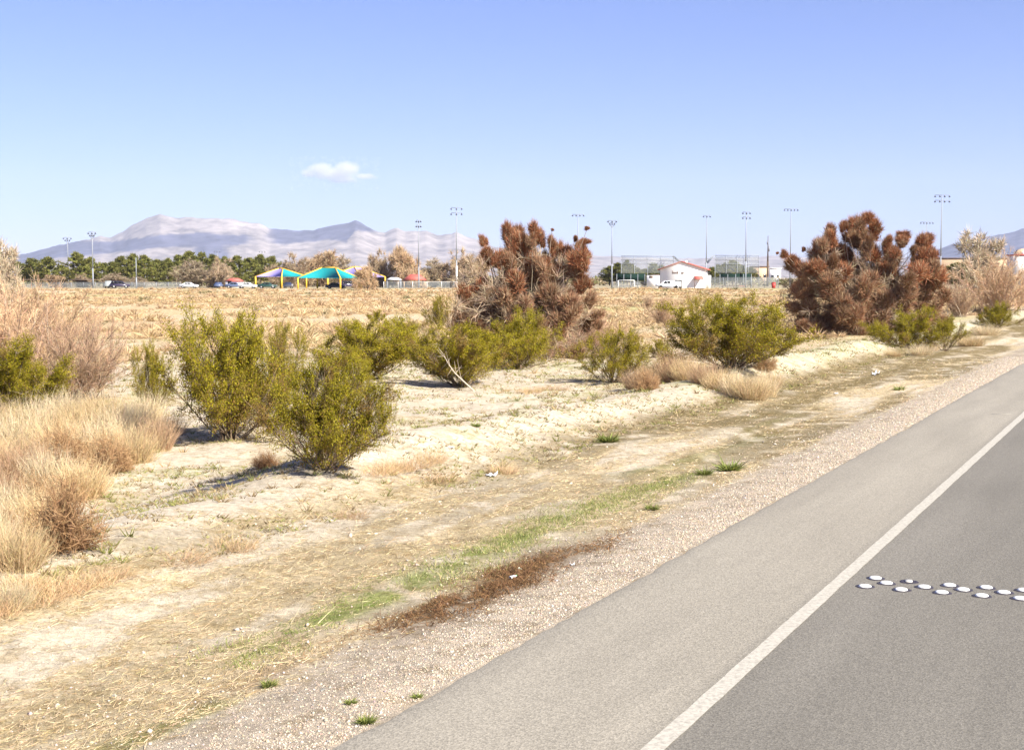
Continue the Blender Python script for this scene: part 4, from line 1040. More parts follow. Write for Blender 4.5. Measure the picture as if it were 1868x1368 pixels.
def gravel():
    r = np.random.default_rng(61); mb = MB()
    n = 50000
    u = np.exp(r.uniform(math.log(5.6), math.log(48), n)); v = -4.03 - np.abs(r.normal(size=n)) * 0.55
    x, y = xy(u, v); keep = in_view(x, y) & (v > -6.4) & ~((v < -4.85) & (u > 8.6) & (u < 12.6) & (r.random(n) < 0.85))
    x, y, u, v = x[keep], y[keep], u[keep], v[keep]; n = len(x)
    size = np.exp(r.normal(size=n) * 0.42) * 0.0075 * (1 + u / 20); size = np.clip(size, 0.005, 0.05)
    h = r.random(n)
    C = np.where((h < 0.4)[:, None], jitter(n, (0.55, 0.46, 0.345), 0.14, r), np.where((h < 0.75)[:, None], jitter(n, (0.45, 0.355, 0.26), 0.14, r), np.where((h < 0.9)[:, None], jitter(n, (0.60, 0.54, 0.46), 0.1, r), jitter(n, (0.30, 0.27, 0.25), 0.15, r))))
    mb.stones(np.stack([x, y, height(x, y) - size * 0.02], 1), size, C, r)
    # stray pebbles over verge and sand
    n = 5200
    d = np.exp(r.uniform(math.log(7.3), math.log(40), n)); a = r.uniform(-0.38, 0.4, n); x, y = d * np.sin(a), d * np.cos(a); u, v = uv(x, y)
    keep = (v < -5.0) & (v > -12) & (r.random(n) < np.where(v > -6.4, 0.7, 0.12)); x, y, d = x[keep], y[keep], d[keep]; n = len(x)
    size = np.clip(np.exp(r.normal(size=n) * 0.5) * 0.011 * (1 + d / 40), 0.006, 0.05)
    C = jitter(n, (0.54, 0.47, 0.38), 0.2, r)
    mb.stones(np.stack([x, y, height(x, y) + size * 0.2], 1), size, C, r)
    # clods of dry earth and crust
    n = 26000
    d = np.exp(r.uniform(math.log(7.3), math.log(60), n)); a = r.uniform(-0.38, 0.4, n); x, y = d * np.sin(a), d * np.cos(a); u, v = uv(x, y)
    keep = (v < -5.2) & (v > -26) & (fbm(x / 0.8, y / 0.8, 191, 3) + 0.3 * (r.random(n) - 0.5) > 0.48); x, y, d, v = x[keep], y[keep], d[keep], v[keep]; n = len(x)
    size = np.clip(np.exp(r.normal(size=n) * 0.5) * 0.012 * (1 + d / 25), 0.006, 0.07)
    C = np.where((r.random(n) < 0.55)[:, None], jitter(n, (0.56, 0.48, 0.37), 0.12, r), jitter(n, (0.40, 0.32, 0.21), 0.2, r))
    mb.stones(np.stack([x, y, height(x, y) - size * 0.08], 1), size, C, r)
    tag(mb.build('gravel', M['stone']), 'loose tan and grey gravel beside the pavement', None, None, 'stuff')
gravel()

# ------------------------------------------------------------------ raised road markers (dome on a black pad)
def marker_meshes():
    a = MB(); n = 20
    w = np.linspace(0, 2 * np.pi, n, endpoint=False); wob = 1 + 0.05 * np.sin(3 * w + 1)
    ring = lambda r_, z: np.stack([np.cos(w) * r_, np.sin(w) * r_, np.full(n, z)], 1)
    def stack(mb, rings, cap_z):
        V = np.concatenate(rings + [np.array([[0, 0, cap_z]])]); Q, T = [], []
        for k in range(len(rings) - 1):
            for i in range(n): Q.append([k * n + i, k * n + (i + 1) % n, (k + 1) * n + (i + 1) % n, (k + 1) * n + i])
        for i in range(n): T.append([(len(rings) - 1) * n + i, (len(rings) - 1) * n + (i + 1) % n, len(rings) * n])
        mb.add(V, tris=T, quads=Q)
    stack(a, [ring(0.078 * wob, 0.0), ring(0.075 * wob, 0.003), ring(0.06 * wob, 0.004)], 0.004)
    b = MB(); stack(b, [ring(0.052, 0.004), ring(0.050, 0.009), ring(0.042, 0.0145), ring(0.028, 0.018), ring(0.012, 0.0195)], 0.020)
    pad = mat_plain('black_marker_adhesive', (0.045, 0.04, 0.05), 0.6, 0.3)
    dome = mat_plain('white_ceramic', (0.80, 0.79, 0.74), 0.35, 0.5, 0.06, 30)
    chip = MB(); stack(chip, [ring(0.040 * (1 + 0.25 * np.sin(2 * w)), 0.006), ring(0.036 * (1 + 0.25 * np.sin(2 * w)), 0.012)], 0.013)
    return a.mesh('pad', pad), b.mesh('dome', dome, True), chip.mesh('dome', mat_plain('chipped_ceramic', (0.55, 0.52, 0.46), 0.6, 0.3, 0.2, 30))
PAD, DOME, CHIP = marker_meshes()
ROWN = ['nearest row', 'middle row', 'farthest row']
for row, pts in enumerate([[(1578, 1070), (1644, 1076), (1718, 1081), (1791, 1087), (1861, 1092), (1932, 1098)], [(1617, 1064), (1686, 1071), (1757, 1076), (1831, 1081), (1900, 1087)], [(1597, 1055), (1658, 1061), (1732, 1068), (1799, 1072), (1868, 1077), (1935, 1083)]]):
    for i, (px, py) in enumerate(pts):
        x, y, _ = (lambda d: (d[0] * -CAM_H / d[2], d[1] * -CAM_H / d[2], 0))(ray(px, py))
        broken = (row, i) == (2, 1)
        t = thing('road_marker', ('chipped white round road marker on a black pad, ' if broken else 'white round road marker on a black pad, ') + ORD[i] + ' from the line, ' + ROWN[row], 'road marker', (x, y, 0.0005), i * 1.7 + row, 'raised markers across the lane')
        obj('pad', PAD, t); obj('dome', CHIP if broken else DOME, t)

# ------------------------------------------------------------------ litter
def scrap(px, py, wpx, label, seed, name='paper_scrap', hgt=0.5):
    """crumpled thin sheet"""
    x, y, z = ground(px, py); s = wpx * y / F; r = np.random.default_rng(seed); mb = MB(); n = 6
    g = np.linspace(-0.5, 0.5, n); X, Y = np.meshgrid(g, g)
    V = np.stack([X + r.normal(size=X.shape) * 0.05, Y * 0.7 + r.normal(size=X.shape) * 0.05, np.abs(r.normal(size=X.shape)) * hgt * 0.45], -1).reshape(-1, 3) * s
    i = (np.arange(n - 1)[:, None] * n + np.arange(n - 1)[None]).ravel(); Q = np.stack([i, i + 1, i + n + 1, i + n], 1)
    mb.add(V, quads=Q); o = mb.build(name, M['litter']); o.location = (x, y, z + 0.005)
    m = o.modifiers.new('thickness', 'SOLIDIFY'); m.thickness = 0.004
    tag(o, label, 'litter')
scrap(897, 869, 20, 'crumpled white plastic scrap on the sand near the picture centre', 1, 'plastic_scrap')
scrap(1597, 685, 12, 'white scrap lying on the far verge by the right mesquite', 2, 'plastic_scrap', 0.9)
scrap(1525, 719, 7, 'small pale scrap on the verge left of the far white scrap', 3)
scrap(1043, 1031, 9, 'small white scrap on the gravel by the dark dead weeds', 4)
scrap(824, 818, 9, 'white scrap on the sand mound above the grass row', 5)
def bottle():
    x, y, z = ground(936, 1055); t = thing('plastic_bottle', 'crushed clear plastic bottle with green cap beside the dark dead weeds', 'bottle', (x, y, z + 0.016), 1.0, None, (0.6, 0.6, 0.6))
    mb = MB(); n = 10; w = np.linspace(0, 2 * np.pi, n, endpoint=False)
    prof = [(-0.075, 0.022), (-0.07, 0.028), (-0.02, 0.026), (0.0, 0.022), (0.03, 0.027), (0.055, 0.018), (0.07, 0.010), (0.085, 0.010)]
    V = np.concatenate([np.stack([np.full(n, a), np.cos(w) * b, np.sin(w) * b * 0.8], 1) for a, b in prof])
    Q = [[k * n + i, k * n + (i + 1) % n, (k + 1) * n + (i + 1) % n, (k + 1) * n + i] for k in range(len(prof) - 1) for i in range(n)]
    mb.add(V, quads=Q); mb.build('body', M['litter'], t, True)
    mb = MB(); mb.pole((0.083, 0, 0), (0.100, 0, 0), 0.014, 0.014, 10); mb.build('cap', M['cap'], t)
bottle()

# ------------------------------------------------------------------ the park beyond the field
ZG = -0.126
def pk(px, Y):
    return np.array([(px - W0 / 2) / F * Y / (CP + (178.0 - 20) / F * SP) * 1.0, Y, ZG])
def pxz(py, Y):
    return at(934, py, Y)[2]

def pine_meshes(seed):
    r = np.random.default_rng(seed); tr, cr = MB(), MB()
    tr.tubes([[0, 0, -0.02], [0, 0, 0.4]], [[0.01, 0, 0.4], [0.0, 0.01, 0.95]], [0.026, 0.018], [0.018, 0.004], 6, np.array([0.16, 0.11, 0.08]))
    for z in np.linspace(0.16, 0.96, 15):
        prof = 0.40 * (1 - ((z - 0.36) / 0.66) ** 2 if z > 0.36 else 0.72 + 0.28 * (z / 0.36))
        for k in range(r.integers(6, 9)):
            w = r.uniform(0, 6.28); L = max(0.05, prof * r.uniform(0.6, 1.15)); d = np.array([math.cos(w), math.sin(w), r.uniform(0.05, 0.45)])
            s = np.array([0, 0, z]); e = s + d * L
            tr.tubes([s], [e], 0.007, 0.002, 3, np.array([0.15, 0.11, 0.08]))
            for t in np.linspace(0.45, 1.05, 3):
                c = s + d * L * t + r.normal(size=3) * 0.012; n = 15
                dd = unit_dirs(n, r, -0.4); dd[:, 2] += 0.35
                cr.blades(np.repeat(c[None], n, 0), c + dd * r.uniform(0.05, 0.10, n)[:, None], 0.028, None, jitter(n, np.array([0.165, 0.165, 0.042]) * r.uniform(0.7, 1.35), 0.2, r), r)
    normalise(tr, cr)
    return tr.mesh('trunk', M['bark']), cr.mesh('crown', M['needle'])
PINE = [pine_meshes(800 + k) for k in range(4)]

PL = [(30, 478, 50, 430), (58, 472, 46, 425), (88, 469, 44, 415), (112, 484, 34, 430), (142, 461, 48, 410), (166, 470, 34, 420), (190, 480, 34, 430), (206, 478, 30, 415), (222, 468, 34, 420), (243, 464, 36, 410), (264, 466, 40, 400), (288, 474, 38, 420), (306, 472, 34, 410), (326, 466, 38, 425), (346, 459, 40, 415), (368, 461, 36, 430), (390, 465, 36, 420), (411, 469, 34, 430), (432, 467, 36, 415), (455, 471, 38, 420), (476, 465, 36, 430), (497, 468, 34, 420), (1127, 480, 34, 450), (1144, 475, 22, 440), (1160, 489, 30, 460), (1176, 491, 30, 465), (1192, 480, 30, 450), (1206, 484, 22, 455), (1310, 484, 28, 470), (1336, 476, 40, 450), (1322, 480, 24, 460), (1744, 480, 52, 330), (1152, 483, 34, 445), (1228, 490, 30, 460), (1350, 484, 34, 455), (1300, 488, 30, 470), (1368, 488, 30, 465), (1112, 486, 34, 455)]
PLAB = {0: 'dark pine at the left edge behind the leafless thicket', 4: 'broad pine between the two leftmost tall light poles', 10: 'full pine right of the short grey pole', 14: 'tallest pine behind the pale bare tree', 21: 'last pine of the row, just left of the lavender shade canopy', 23: 'slim pine left of the white building', 29: 'round pine above the green screen of the right dugout', 31: 'spreading green tree right of the right mesquite'}
for i, (px, ty, w, Y) in enumerate(PL):
    p = pk(px, Y); k = Y / F; h = pxz(ty, Y) - ZG
    lab = PLAB.get(i, f'{ORD[i]} dark green pine from the left in the row before the mountains' if px < 1000 else f'{ORD[i - 22]} pine from the left among those around the white building')
    t = thing('pine_tree', lab, 'tree', p, i * 1.1, 'park pines left of the shade canopies' if px < 600 else 'pines around the white building', (w * k * 1.25, w * k * 1.25, h))
    obj('trunk', PINE[i % 4][0], t); obj('crown', PINE[i % 4][1], t)

def bare_meshes(seed, col=(0.42, 0.32, 0.21), per=30, tl=(6, 50), br=0.022):
    r = np.random.default_rng(seed)
    mb, tips = branch_tree(r, 4, 4, br, 0.40, tl, (0.26, 0.20, 0.15), up=0.10, wander=0.2, kids=(4, 6), ratio=0.60)
    tw = twig_cloud(tips, r, per, 0.13, 0.0075, col)
    normalise(mb, tw)
    return mb.mesh('trunk', M['bark']), tw.mesh('crown', M['twig'])
BARE = [bare_meshes(820), bare_meshes(821, (0.46, 0.33, 0.20)), bare_meshes(822, (0.40, 0.32, 0.22)), bare_meshes(825, (0.46, 0.38, 0.27), 15, (8, 58), 0.026)]
for i, (px, ty, w, Y, lab) in enumerate([
        (538, 468, 90, 385, 'bare tan tree rising between the two shade canopies'), (585, 462, 100, 395, 'broad bare tan tree behind the teal shade canopy'), (628, 472, 70, 400, 'bare tan tree behind the right end of the teal canopy'),
        (690, 462, 66, 375, 'bare orange brown tree right of the shade canopies'), (738, 454, 80, 370, 'tall bare tree behind the red roofed shelter'), (790, 476, 62, 380, 'low bare tree between two light poles'), (845, 461, 90, 375, 'bare tan tree behind the white based light pole'), (872, 470, 60, 390, 'bare tan tree at the left side of the left mesquite'),
        (352, 478, 72, 365, 'pale bare tree left half of a pair in front of the pines'), (400, 476, 78, 360, 'pale bare tree right half of a pair in front of the pines'), (668, 488, 50, 300, 'small orange bare tree in front of the yellow posts'),
        (208, 500, 50, 370, 'small pale bare tree under the pines by the parked truck'), (150, 502, 50, 375, 'small pale bare tree left of the tall light pole'), (100, 503, 50, 375, 'small pale bare tree at the left under the pines'), (250, 506, 40, 372, 'low bare tree at the foot of the short grey pole'),
        (1794, 427, 135, 330, 'large bare tree before the blue hill at far right'), (8, 440, 110, 130, 'bare pale branched tree at the left edge above the thicket'), (1700, 480, 60, 300, 'low bare tree behind the right mesquite')]):
    p = pk(px, Y); k = Y / F; h = pxz(ty, Y) - ZG
    t = thing('bare_tree', lab, 'tree', p, i * 0.9, None, (w * k, w * k, h))
    bv = 3 if Y in (330, 130) else i % 3
    obj('trunk', BARE[bv][0], t); obj('crown', BARE[bv][1], t)

def light_pole(px, ty, Y, head, label, base_white=False):
    p = pk(px, Y); H = pxz(ty, Y) - ZG; k = Y / F
    t = thing('light_pole', label, 'light pole', p, 0, 'sports field light poles')
    mb = MB(); mb.pole((0, 0, -0.2), (0, 0, H * 0.35), 0.20, 0.15, 10); mb.pole((0, 0, H * 0.35 - 0.002), (0, 0, H), 0.145, 0.08, 10); mb.build('pole', M['white'] if base_white == 2 else M['steel'], t)
    if base_white:
        mb = MB(); mb.pole((0, 0, -0.1), (0, 0, H * 0.28), 0.23, 0.19, 10); mb.build('base_sleeve', M['white'], t)
    kind, w = head; w = w * k
    if kind == 'none': return
    def lamp(x, z, s):
        mb = MB(); n = 8
        prof = [(0.0, 0.14), (-0.16, 0.20), (-0.42, 0.34), (-0.46, 0.34)]          # reflector cone tipped to the field
        wv = np.linspace(0, 2 * np.pi, n, endpoint=False); c, s_ = math.cos(0.6), math.sin(0.6)
        V = []
        for a, b in prof:
            q = np.stack([np.cos(wv) * b, np.sin(wv) * b, np.full(n, a)], 1)
            V.append(np.stack([q[:, 0], q[:, 1] * c + q[:, 2] * s_, -q[:, 1] * s_ + q[:, 2] * c], 1))
        V = np.concatenate(V + [np.array([[0, 0, 0.05]])]) * s
        Q = [[a * n + i, a * n + (i + 1) % n, (a + 1) * n + (i + 1) % n, (a + 1) * n + i] for a in range(3) for i in range(n)]
        mb.add(V, quads=Q, tris=[[i, (i + 1) % n, 4 * n] for i in range(n)]); o = mb.build('lamp', M['lamp'], t); o.location = (x, -0.1, z)
    rows = {'row1': [H - 0.2], 'row2': [H - 0.15, H - 1.35], 'fan': [H - 0.2, H - 0.8]}[kind]
    for j, z in enumerate(rows):
        ww = w if kind != 'fan' or j == 0 else w * 0.55
        mb = MB(); mb.box((0, 0, z + 0.12), (ww, 0.10, 0.10)); mb.build('crossarm', M['lamp'], t)
        nl = max(3, int(round(ww / 0.75)))
        for i in range(nl): lamp(-ww / 2 + ww * (i + 0.0) / (nl - 1), z, 0.68)
    if kind == 'fan':
        mb = MB(); mb.tubes([[0, 0, H - 2.0]] * 2, [[-w / 2, 0, H - 0.2], [w / 2, 0, H - 0.2]], 0.06, 0.05, 4); mb.build('brace', M['lamp'], t)
light_pole(125, 433, 430, ('fan', 14), 'light pole with a flared head, leftmost in the picture')
light_pole(170, 423, 350, ('fan', 13), 'tall pale light pole second from the left, in front of the pines')
light_pole(249, 470, 345, ('none', 0), 'short plain grey pole in front of the pines')
light_pole(397, 458, 520, ('row1', 10), 'distant light pole peeking over the pines, above the pale bare trees')
light_pole(479, 458, 520, ('row1', 10), 'distant light pole peeking over the pines near the lavender canopy')
light_pole(764, 402, 345, ('row2', 8), 'light pole with a narrow head right of the shade canopies')
light_pole(833, 379, 335, ('row2', 19), 'tall light pole with a wide double row head and a white base', 1)
light_pole(1054, 391, 370, ('row1', 20), 'light pole with a single row head rising behind the left mesquite')
light_pole(1116, 402, 365, ('fan', 15), 'light pole with a flared head between the left mesquite and the white building')
light_pole(1288, 393, 380, ('row1', 12), 'light pole just behind the right roof edge of the white building')
light_pole(1360, 387, 355, ('row2', 13), 'light pole with a compact double head behind the right dugout')
light_pole(1441, 381, 380, ('row1', 24), 'light pole with a wide single row head left of the right mesquite')
light_pole(1688, 405, 420, ('row1', 22), 'light pole half hidden behind the right mesquite')
light_pole(1715, 356, 330, ('row2', 26), 'tallest light pole with a wide double row head right of the right mesquite')

def utility_pole():
    p = pk(1400, 420); H = pxz(430, 420) - ZG
    t = thing('utility_pole', 'dark weathered wooden pole between the right dugout and the right mesquite', 'pole', p)
    mb = MB(); mb.pole((0, 0, -0.2), (0, 0, H * 0.5), 0.34, 0.28, 8); mb.pole((0, 0, H * 0.5 - 0.01), (0, 0, H), 0.24, 0.07, 8); mb.build('shaft', M['wood'], t)
    mb = MB(); mb.box((0.25, 0, H * 0.74), (0.5, 0.3, 1.6)); mb.build('transformer', M['lamp'], t)
    mb = MB(); mb.box((-0.15, 0, H * 0.86), (0.35, 0.3, 1.0)); mb.build('insulator', M['lamp'], t)
utility_pole()

# shade canopies on yellow frames
def canopy(npx, Y, a_deg, s1, s2, eave, apex, mat_l, mat_r, label):
    N = pk(npx, Y); a = math.radians(a_deg)
    t = thing('shade_canopy', label, 'shade canopy', N, 0, 'shade canopies with yellow posts')
    e1 = np.array([-math.cos(a), math.sin(a), 0]); e2 = np.array([math.sin(a), math.cos(a), 0])
    c = {'N': np.zeros(3), 'L': e1 * s1, 'R': e2 * s2, 'B': e1 * s1 + e2 * s2}
    up = np.array([0, 0, 1.0])
    mid = (c['L'] + c['R']) / 2 + c['N'] / 2 * 0
    if s1 >= s2: r0, r1 = mid - e1 * (s1 - s2) * 0.45 - e1 * 0.3, mid + e1 * (s1 - s2) * 0.45 + e1 * 0.3
    else: r0, r1 = mid - e2 * (s2 - s1) * 0.45 - e2 * 0.3, mid + e2 * (s2 - s1) * 0.45 + e2 * 0.3
    E = {k: v + up * eave for k, v in c.items()}; A0, A1 = r0 + up * apex, r1 + up * apex
    if s1 >= s2: faces = [([E['N'], E['L'], A1, A0], mat_l), ([E['N'], A0, E['R']], mat_r), ([E['R'], A0, A1, E['B']], mat_l), ([E['B'], A1, E['L']], mat_r)]
    else: faces = [([E['N'], E['R'], A1, A0], mat_r), ([E['N'], A0, E['L']], mat_l), ([E['L'], A0, A1, E['B']], mat_r), ([E['B'], A1, E['R']], mat_l)]
    for pts, mt in faces:
        mb = MB(); V = np.array(pts); th = np.array([0, 0, -0.05]); n = len(V)
        V = V - (V - V.mean(0)) * 0.015
        top = [list(range(n))]; V2 = np.concatenate([V, V + th])
        tris, quads = [], []
        for off, rev in ((0, 1), (n, -1)):
            idx = [off + i for i in range(n)][::rev]
            (quads if n == 4 else tris).append(idx)
        for i in range(n): quads.append([i, (i + 1) % n, n + (i + 1) % n, n + i])
        mb.add(V2, tris=tris, quads=quads); mb.build('cloth_panel', M[mt], t)
    for k in 'NLRB':
        mb = MB(); mb.pole(c[k] + up * -0.1, c[k] + up * (eave + 0.05), 0.19, 0.19, 8); mb.build('post', M['yellow'], t)
    hips = [(E['N'], A0), (E['L'], A1) if s1 >= s2 else (E['L'], A0), (E['R'], A0) if s1 >= s2 else (E['R'], A1), (E['B'], A1), (A0, A1)]
    for p, q in hips:
        mb = MB(); mb.pole(p + up * 0.08, q + up * 0.08, 0.13, 0.13, 6); mb.build('roof_beam', M['yellow'], t)
canopy(514, 340, 37, 9.0, 8.2, 2.8, 4.7, 'purple', 'teal', 'shade canopy with lavender and blue cloth on yellow posts, left of the pair')
canopy(621, 318, 25, 11.2, 8.0, 2.45, 4.75, 'teal', 'teal', 'large teal shade canopy on yellow posts')
canopy(659, 345, 25, 9.5, 11.5, 2.7, 5.1, 'purple', 'purple', 'lavender shade canopy half hidden behind the large teal canopy')

# white building with red roof
def white_building():
    Y = 350; p = pk(1204.0, Y)
    yaw = math.radians(-11)
    t = thing('white_building', 'white gabled park building with red metal roof', 'building', p, yaw)
    Wd, L, e, pkh = 10.9, 12.5, 4.55, 6.35
    mb = MB()
    V = np.array([(0, 0, -0.1), (Wd, 0, -0.1), (Wd, 0, e), (Wd / 2 - 0.4, 0, pkh), (0, 0, e)]); Vb = V + np.array([0, L, 0])
    mb.add(np.concatenate([V, Vb]), quads=[[0, 1, 2, 4], [6, 5, 9, 7], [0, 4, 9, 5], [1, 6, 7, 2]], tris=[[4, 2, 3], [7, 9, 8]])
    mb.build('wall', M['white'], t)
    ridge = np.array([Wd / 2 - 0.4, 0, pkh])
    def slab(a, b, name, mt, y0, y1, th):
        d = b - a; n = np.array([-d[2], 0, d[0]]); n /= np.linalg.norm(n); n = n if n[2] > 0 else -n
        mb = MB(); q = [a + n * 0.02, b + n * 0.02, b + n * th, a + n * th]
        V = np.array([x + np.array([0, y, 0]) for y in (y0, y1) for x in q])
        mb.add(V, quads=[[0, 1, 2, 3], [7, 6, 5, 4], [0, 4, 5, 1], [1, 5, 6, 2], [2, 6, 7, 3], [3, 7, 4, 0]]); return mb.build(name, M[mt], t)
    for sx, ex in ((-1, -0.55), (1, Wd + 0.55)):
        edge = ridge + (np.array([0 if sx < 0 else Wd, 0, e]) - ridge) * 1.12
        rf = slab(ridge, edge, 'roof', 'redroof', -0.30, L + 0.3, 0.17)
        d = edge - ridge
        for q in np.linspace(0.4, L, 16):
            mb = MB(); n = np.array([-d[2], 0, d[0]]); n /= np.linalg.norm(n); n = n if n[2] > 0 else -n
            mb.tubes([ridge + n * 0.19 + np.array([0, q, 0])], [edge + n * 0.19 + np.array([0, q, 0])], 0.05, 0.05, 4); mb.build('seam', M['redroof'], rf)
        slab(ridge, edge, 'fascia', 'trim', -0.38, -0.31, 0.15)
    mb = MB(); mb.box((-1.65, 1.8, 1.5), (3.28, 3.4, 3.2)); w = mb.build('wing', M['white'], t)
    mb = MB(); mb.box((-1.0, 2.2, 3.2), (1.9, 2.2, 0.2)); mb.build('wing_roof', M['redroof'], w)
    mb = MB(); mb.box((-2.2, 0.08, 2.75), (0.9, 0.1, 0.55)); mb.build('vent', M['trim'], w)
    mb = MB(); mb.box((4.95, -0.02, 0.95), (0.72, 0.1, 2.0)); mb.build('door', M['dark'], t)
    mb = MB(); mb.box((4.1, -0.02, 1.75), (0.95, 0.08, 0.35)); mb.build('window', M['carglass'], t)
    # wall lettering: too small in the photograph to read, only its dark marks show
    for x, w_, h_, z in ((3.0, 0.14, 0.75, 3.85), (3.25, 0.2, 0.4, 3.72), (3.55, 0.2, 0.36, 3.70), (3.85, 0.2, 0.36, 3.70), (4.22, 0.3, 0.5, 3.75), (5.35, 0.34, 0.42, 3.66), (5.68, 0.16, 0.5, 3.72)):
        mb = MB(); mb.box((x, -0.03, z), (w_, 0.06, h_)); mb.build('wall_mark', M['trim'], t)
    aw = MB(); aw.add(np.array([(8.4, 0, 3.0), (10.3, 0, 3.0), (10.7, -1.3, 2.2), (8.4, -1.3, 2.2), (8.4, 0, 2.9), (10.3, 0, 2.9), (10.7, -1.3, 2.1), (8.4, -1.3, 2.1)]), quads=[[0, 3, 2, 1], [4, 5, 6, 7], [3, 7, 6, 2], [0, 4, 7, 3], [1, 2, 6, 5]])
    a = aw.build('awning', M['redroof'], t)
    for x in (8.5, 10.3):
        mb = MB(); mb.pole((x, -1.15, -0.1), (x, -1.15, 2.12), 0.09, 0.09, 8); mb.build('awning_post', M['trim'], a)
    mb = MB(); mb.box((11.5, 3.0, 1.5), (1.2, 5.0, 3.2)); mb.build('side_bay', M['white'], t)
    mb = MB(); mb.add(np.array([(5.6, 6.0, 6.2), (6.2, 6.0, 6.2), (6.2, 6.6, 6.2), (5.6, 6.6, 6.2), (5.7, 6.1, 6.75), (6.1, 6.1, 6.75), (6.1, 6.5, 6.75), (5.7, 6.5, 6.75)]), quads=[[0, 1, 5, 4], [1, 2, 6, 5], [2, 3, 7, 6], [3, 0, 4, 7], [4, 5, 6, 7]]); mb.build('roof_vent', M['white'], t)
white_building()

# vehicles
def wheel(t, x, y, r=0.36):
    mb = MB(); mb.pole((x, y - 0.11, r), (x, y + 0.11, r), r, r, 14); w = mb.build('wheel', M['tyre'], t)
    mb = MB(); mb.pole((x, y - 0.125, r), (x, y - 0.112, r), r * 0.6, r * 0.6, 12); mb.build('rim', M['rim'], w)

def prism(prof, w, inset=0.0, zi=0.9):
    """side silhouette (x, z) extruded across y, upper points pulled in"""
    mb = MB(); n = len(prof); P = np.array(prof, float)
    ins = np.where(P[:, 1] > zi, inset, 0.0)
    A = np.stack([P[:, 0], -w / 2 + ins, P[:, 1]], 1); B = np.stack([P[:, 0], w / 2 - ins, P[:, 1]], 1)
    V = np.concatenate([A, B, [[P[:, 0].mean(), -w / 2 + ins.mean() * 0.5, 0.7]], [[P[:, 0].mean(), w / 2 - ins.mean() * 0.5, 0.7]]])
    Q = [[i, i + n, (i + 1) % n + n, (i + 1) % n] for i in range(n)]
    T = [[i, (i + 1) % n, 2 * n] for i in range(n)] + [[n + (i + 1) % n, n + i, 2 * n + 1] for i in range(n)]
    mb.add(V, tris=T, quads=Q); return mb

CARP = {'sedan': [(-2.2, 0.3), (2.2, 0.3), (2.25, 0.62), (2.1, 0.82), (1.1, 0.93), (0.45, 1.38), (-0.75, 1.42), (-1.5, 0.98), (-2.15, 0.92), (-2.25, 0.6)],
        'suv': [(-2.3, 0.35), (2.3, 0.35), (2.35, 0.7), (2.2, 0.98), (1.2, 1.08), (0.6, 1.68), (-1.9, 1.74), (-2.25, 1.1), (-2.35, 0.6)],
        'pickup': [(-2.9, 0.42), (2.9, 0.42), (2.95, 0.85), (2.8, 1.08), (1.55, 1.15), (0.9, 1.82), (-0.55, 1.86), (-0.75, 1.70), (-2.85, 1.66), (-2.9, 0.9)]}
def vehicle(px, Y, kind, mat, label, rz=0.0, name='parked_car'):
    t = thing(name, label, 'car' if kind != 'pickup' else 'truck', pk(px, Y), rz)
    w = 1.78 if kind == 'sedan' else 1.95
    body = prism(CARP[kind], w, 0.16, 1.0).build('body', M[mat], t)
    wins = {'sedan': [[(0.85, 0.96), (0.42, 1.30), (-0.15, 1.33), (-0.15, 0.96)], [(-0.25, 0.96), (-0.25, 1.33), (-0.72, 1.33), (-1.2, 0.98)]],
            'suv': [[(1.0, 1.12), (0.62, 1.58), (-0.2, 1.62), (-0.2, 1.12)], [(-0.3, 1.12), (-0.3, 1.62), (-1.1, 1.64), (-1.1, 1.12)], [(-1.2, 1.12), (-1.2, 1.64), (-1.8, 1.62), (-1.95, 1.15)]],
            'pickup': [[(1.35, 1.2), (0.9, 1.72), (0.35, 1.74), (0.35, 1.2)], [(0.22, 1.2), (0.22, 1.74), (-0.35, 1.74), (-0.35, 1.2)], [(-1.2, 1.32), (-1.2, 1.55), (-1.7, 1.55), (-1.7, 1.32)]]}[kind]
    for q in wins:
        for sd in (-1, 1):
            P = np.array([(x, sd * (w / 2 - 0.085 + 0.03 * 0), z) for x, z in q]); off = np.array([0, sd * 0.04, 0])
            mb = MB(); mb.add(np.concatenate([P - off, P + off]), quads=[[0, 1, 2, 3], [7, 6, 5, 4], [0, 4, 5, 1], [1, 5, 6, 2], [2, 6, 7, 3], [3, 7, 4, 0]]); mb.build('window', M['carglass'], t)
    ax = {'sedan': (1.4, -1.35), 'suv': (1.45, -1.4), 'pickup': (1.9, -1.75)}[kind]
    for x in ax:
        for sd in (-1, 1): wheel(t, x, sd * (w / 2 - 0.1), 0.33 if kind == 'sedan' else 0.38)
    f = max(x for x, z in CARP[kind])
    for sd in (-1, 1):
        mb = MB(); mb.box((f - 0.06, sd * (w / 2 - 0.3), 0.72), (0.12, 0.34, 0.16)); mb.build('headlight', M['rim'], t)
    return t
vehicle(1219, 338, 'pickup', 'car_white', 'white pickup truck with camper shell parked in front of the white building', math.pi + 0.06, 'pickup_truck')
vehicle(202, 348, 'suv', 'car_silver', 'pale boxy parked vehicle right of the second light pole', math.pi / 2)
vehicle(219, 346, 'suv', 'car_dark', 'dark parked car beside the pale boxy vehicle at left', 0.2)
vehicle(345, 345, 'sedan', 'car_white', 'white parked car below the pale bare trees', 0.0)
vehicle(428, 342, 'sedan', 'car_blue', 'blue grey parked car in front of the small white kiosk', 0.1)
vehicle(452, 340, 'sedan', 'car_white', 'white parked car at the left post of the lavender canopy', 0.0)
vehicle(488, 338, 'sedan', 'car_green', 'dark green parked car under the lavender canopy', 0.0)
vehicle(400, 350, 'sedan', 'car_blue', 'blue parked car left of the small white kiosk', math.pi / 2)
vehicle(526, 350, 'sedan', 'car_white', 'white parked car in the gap between the shade canopies', math.pi / 2)
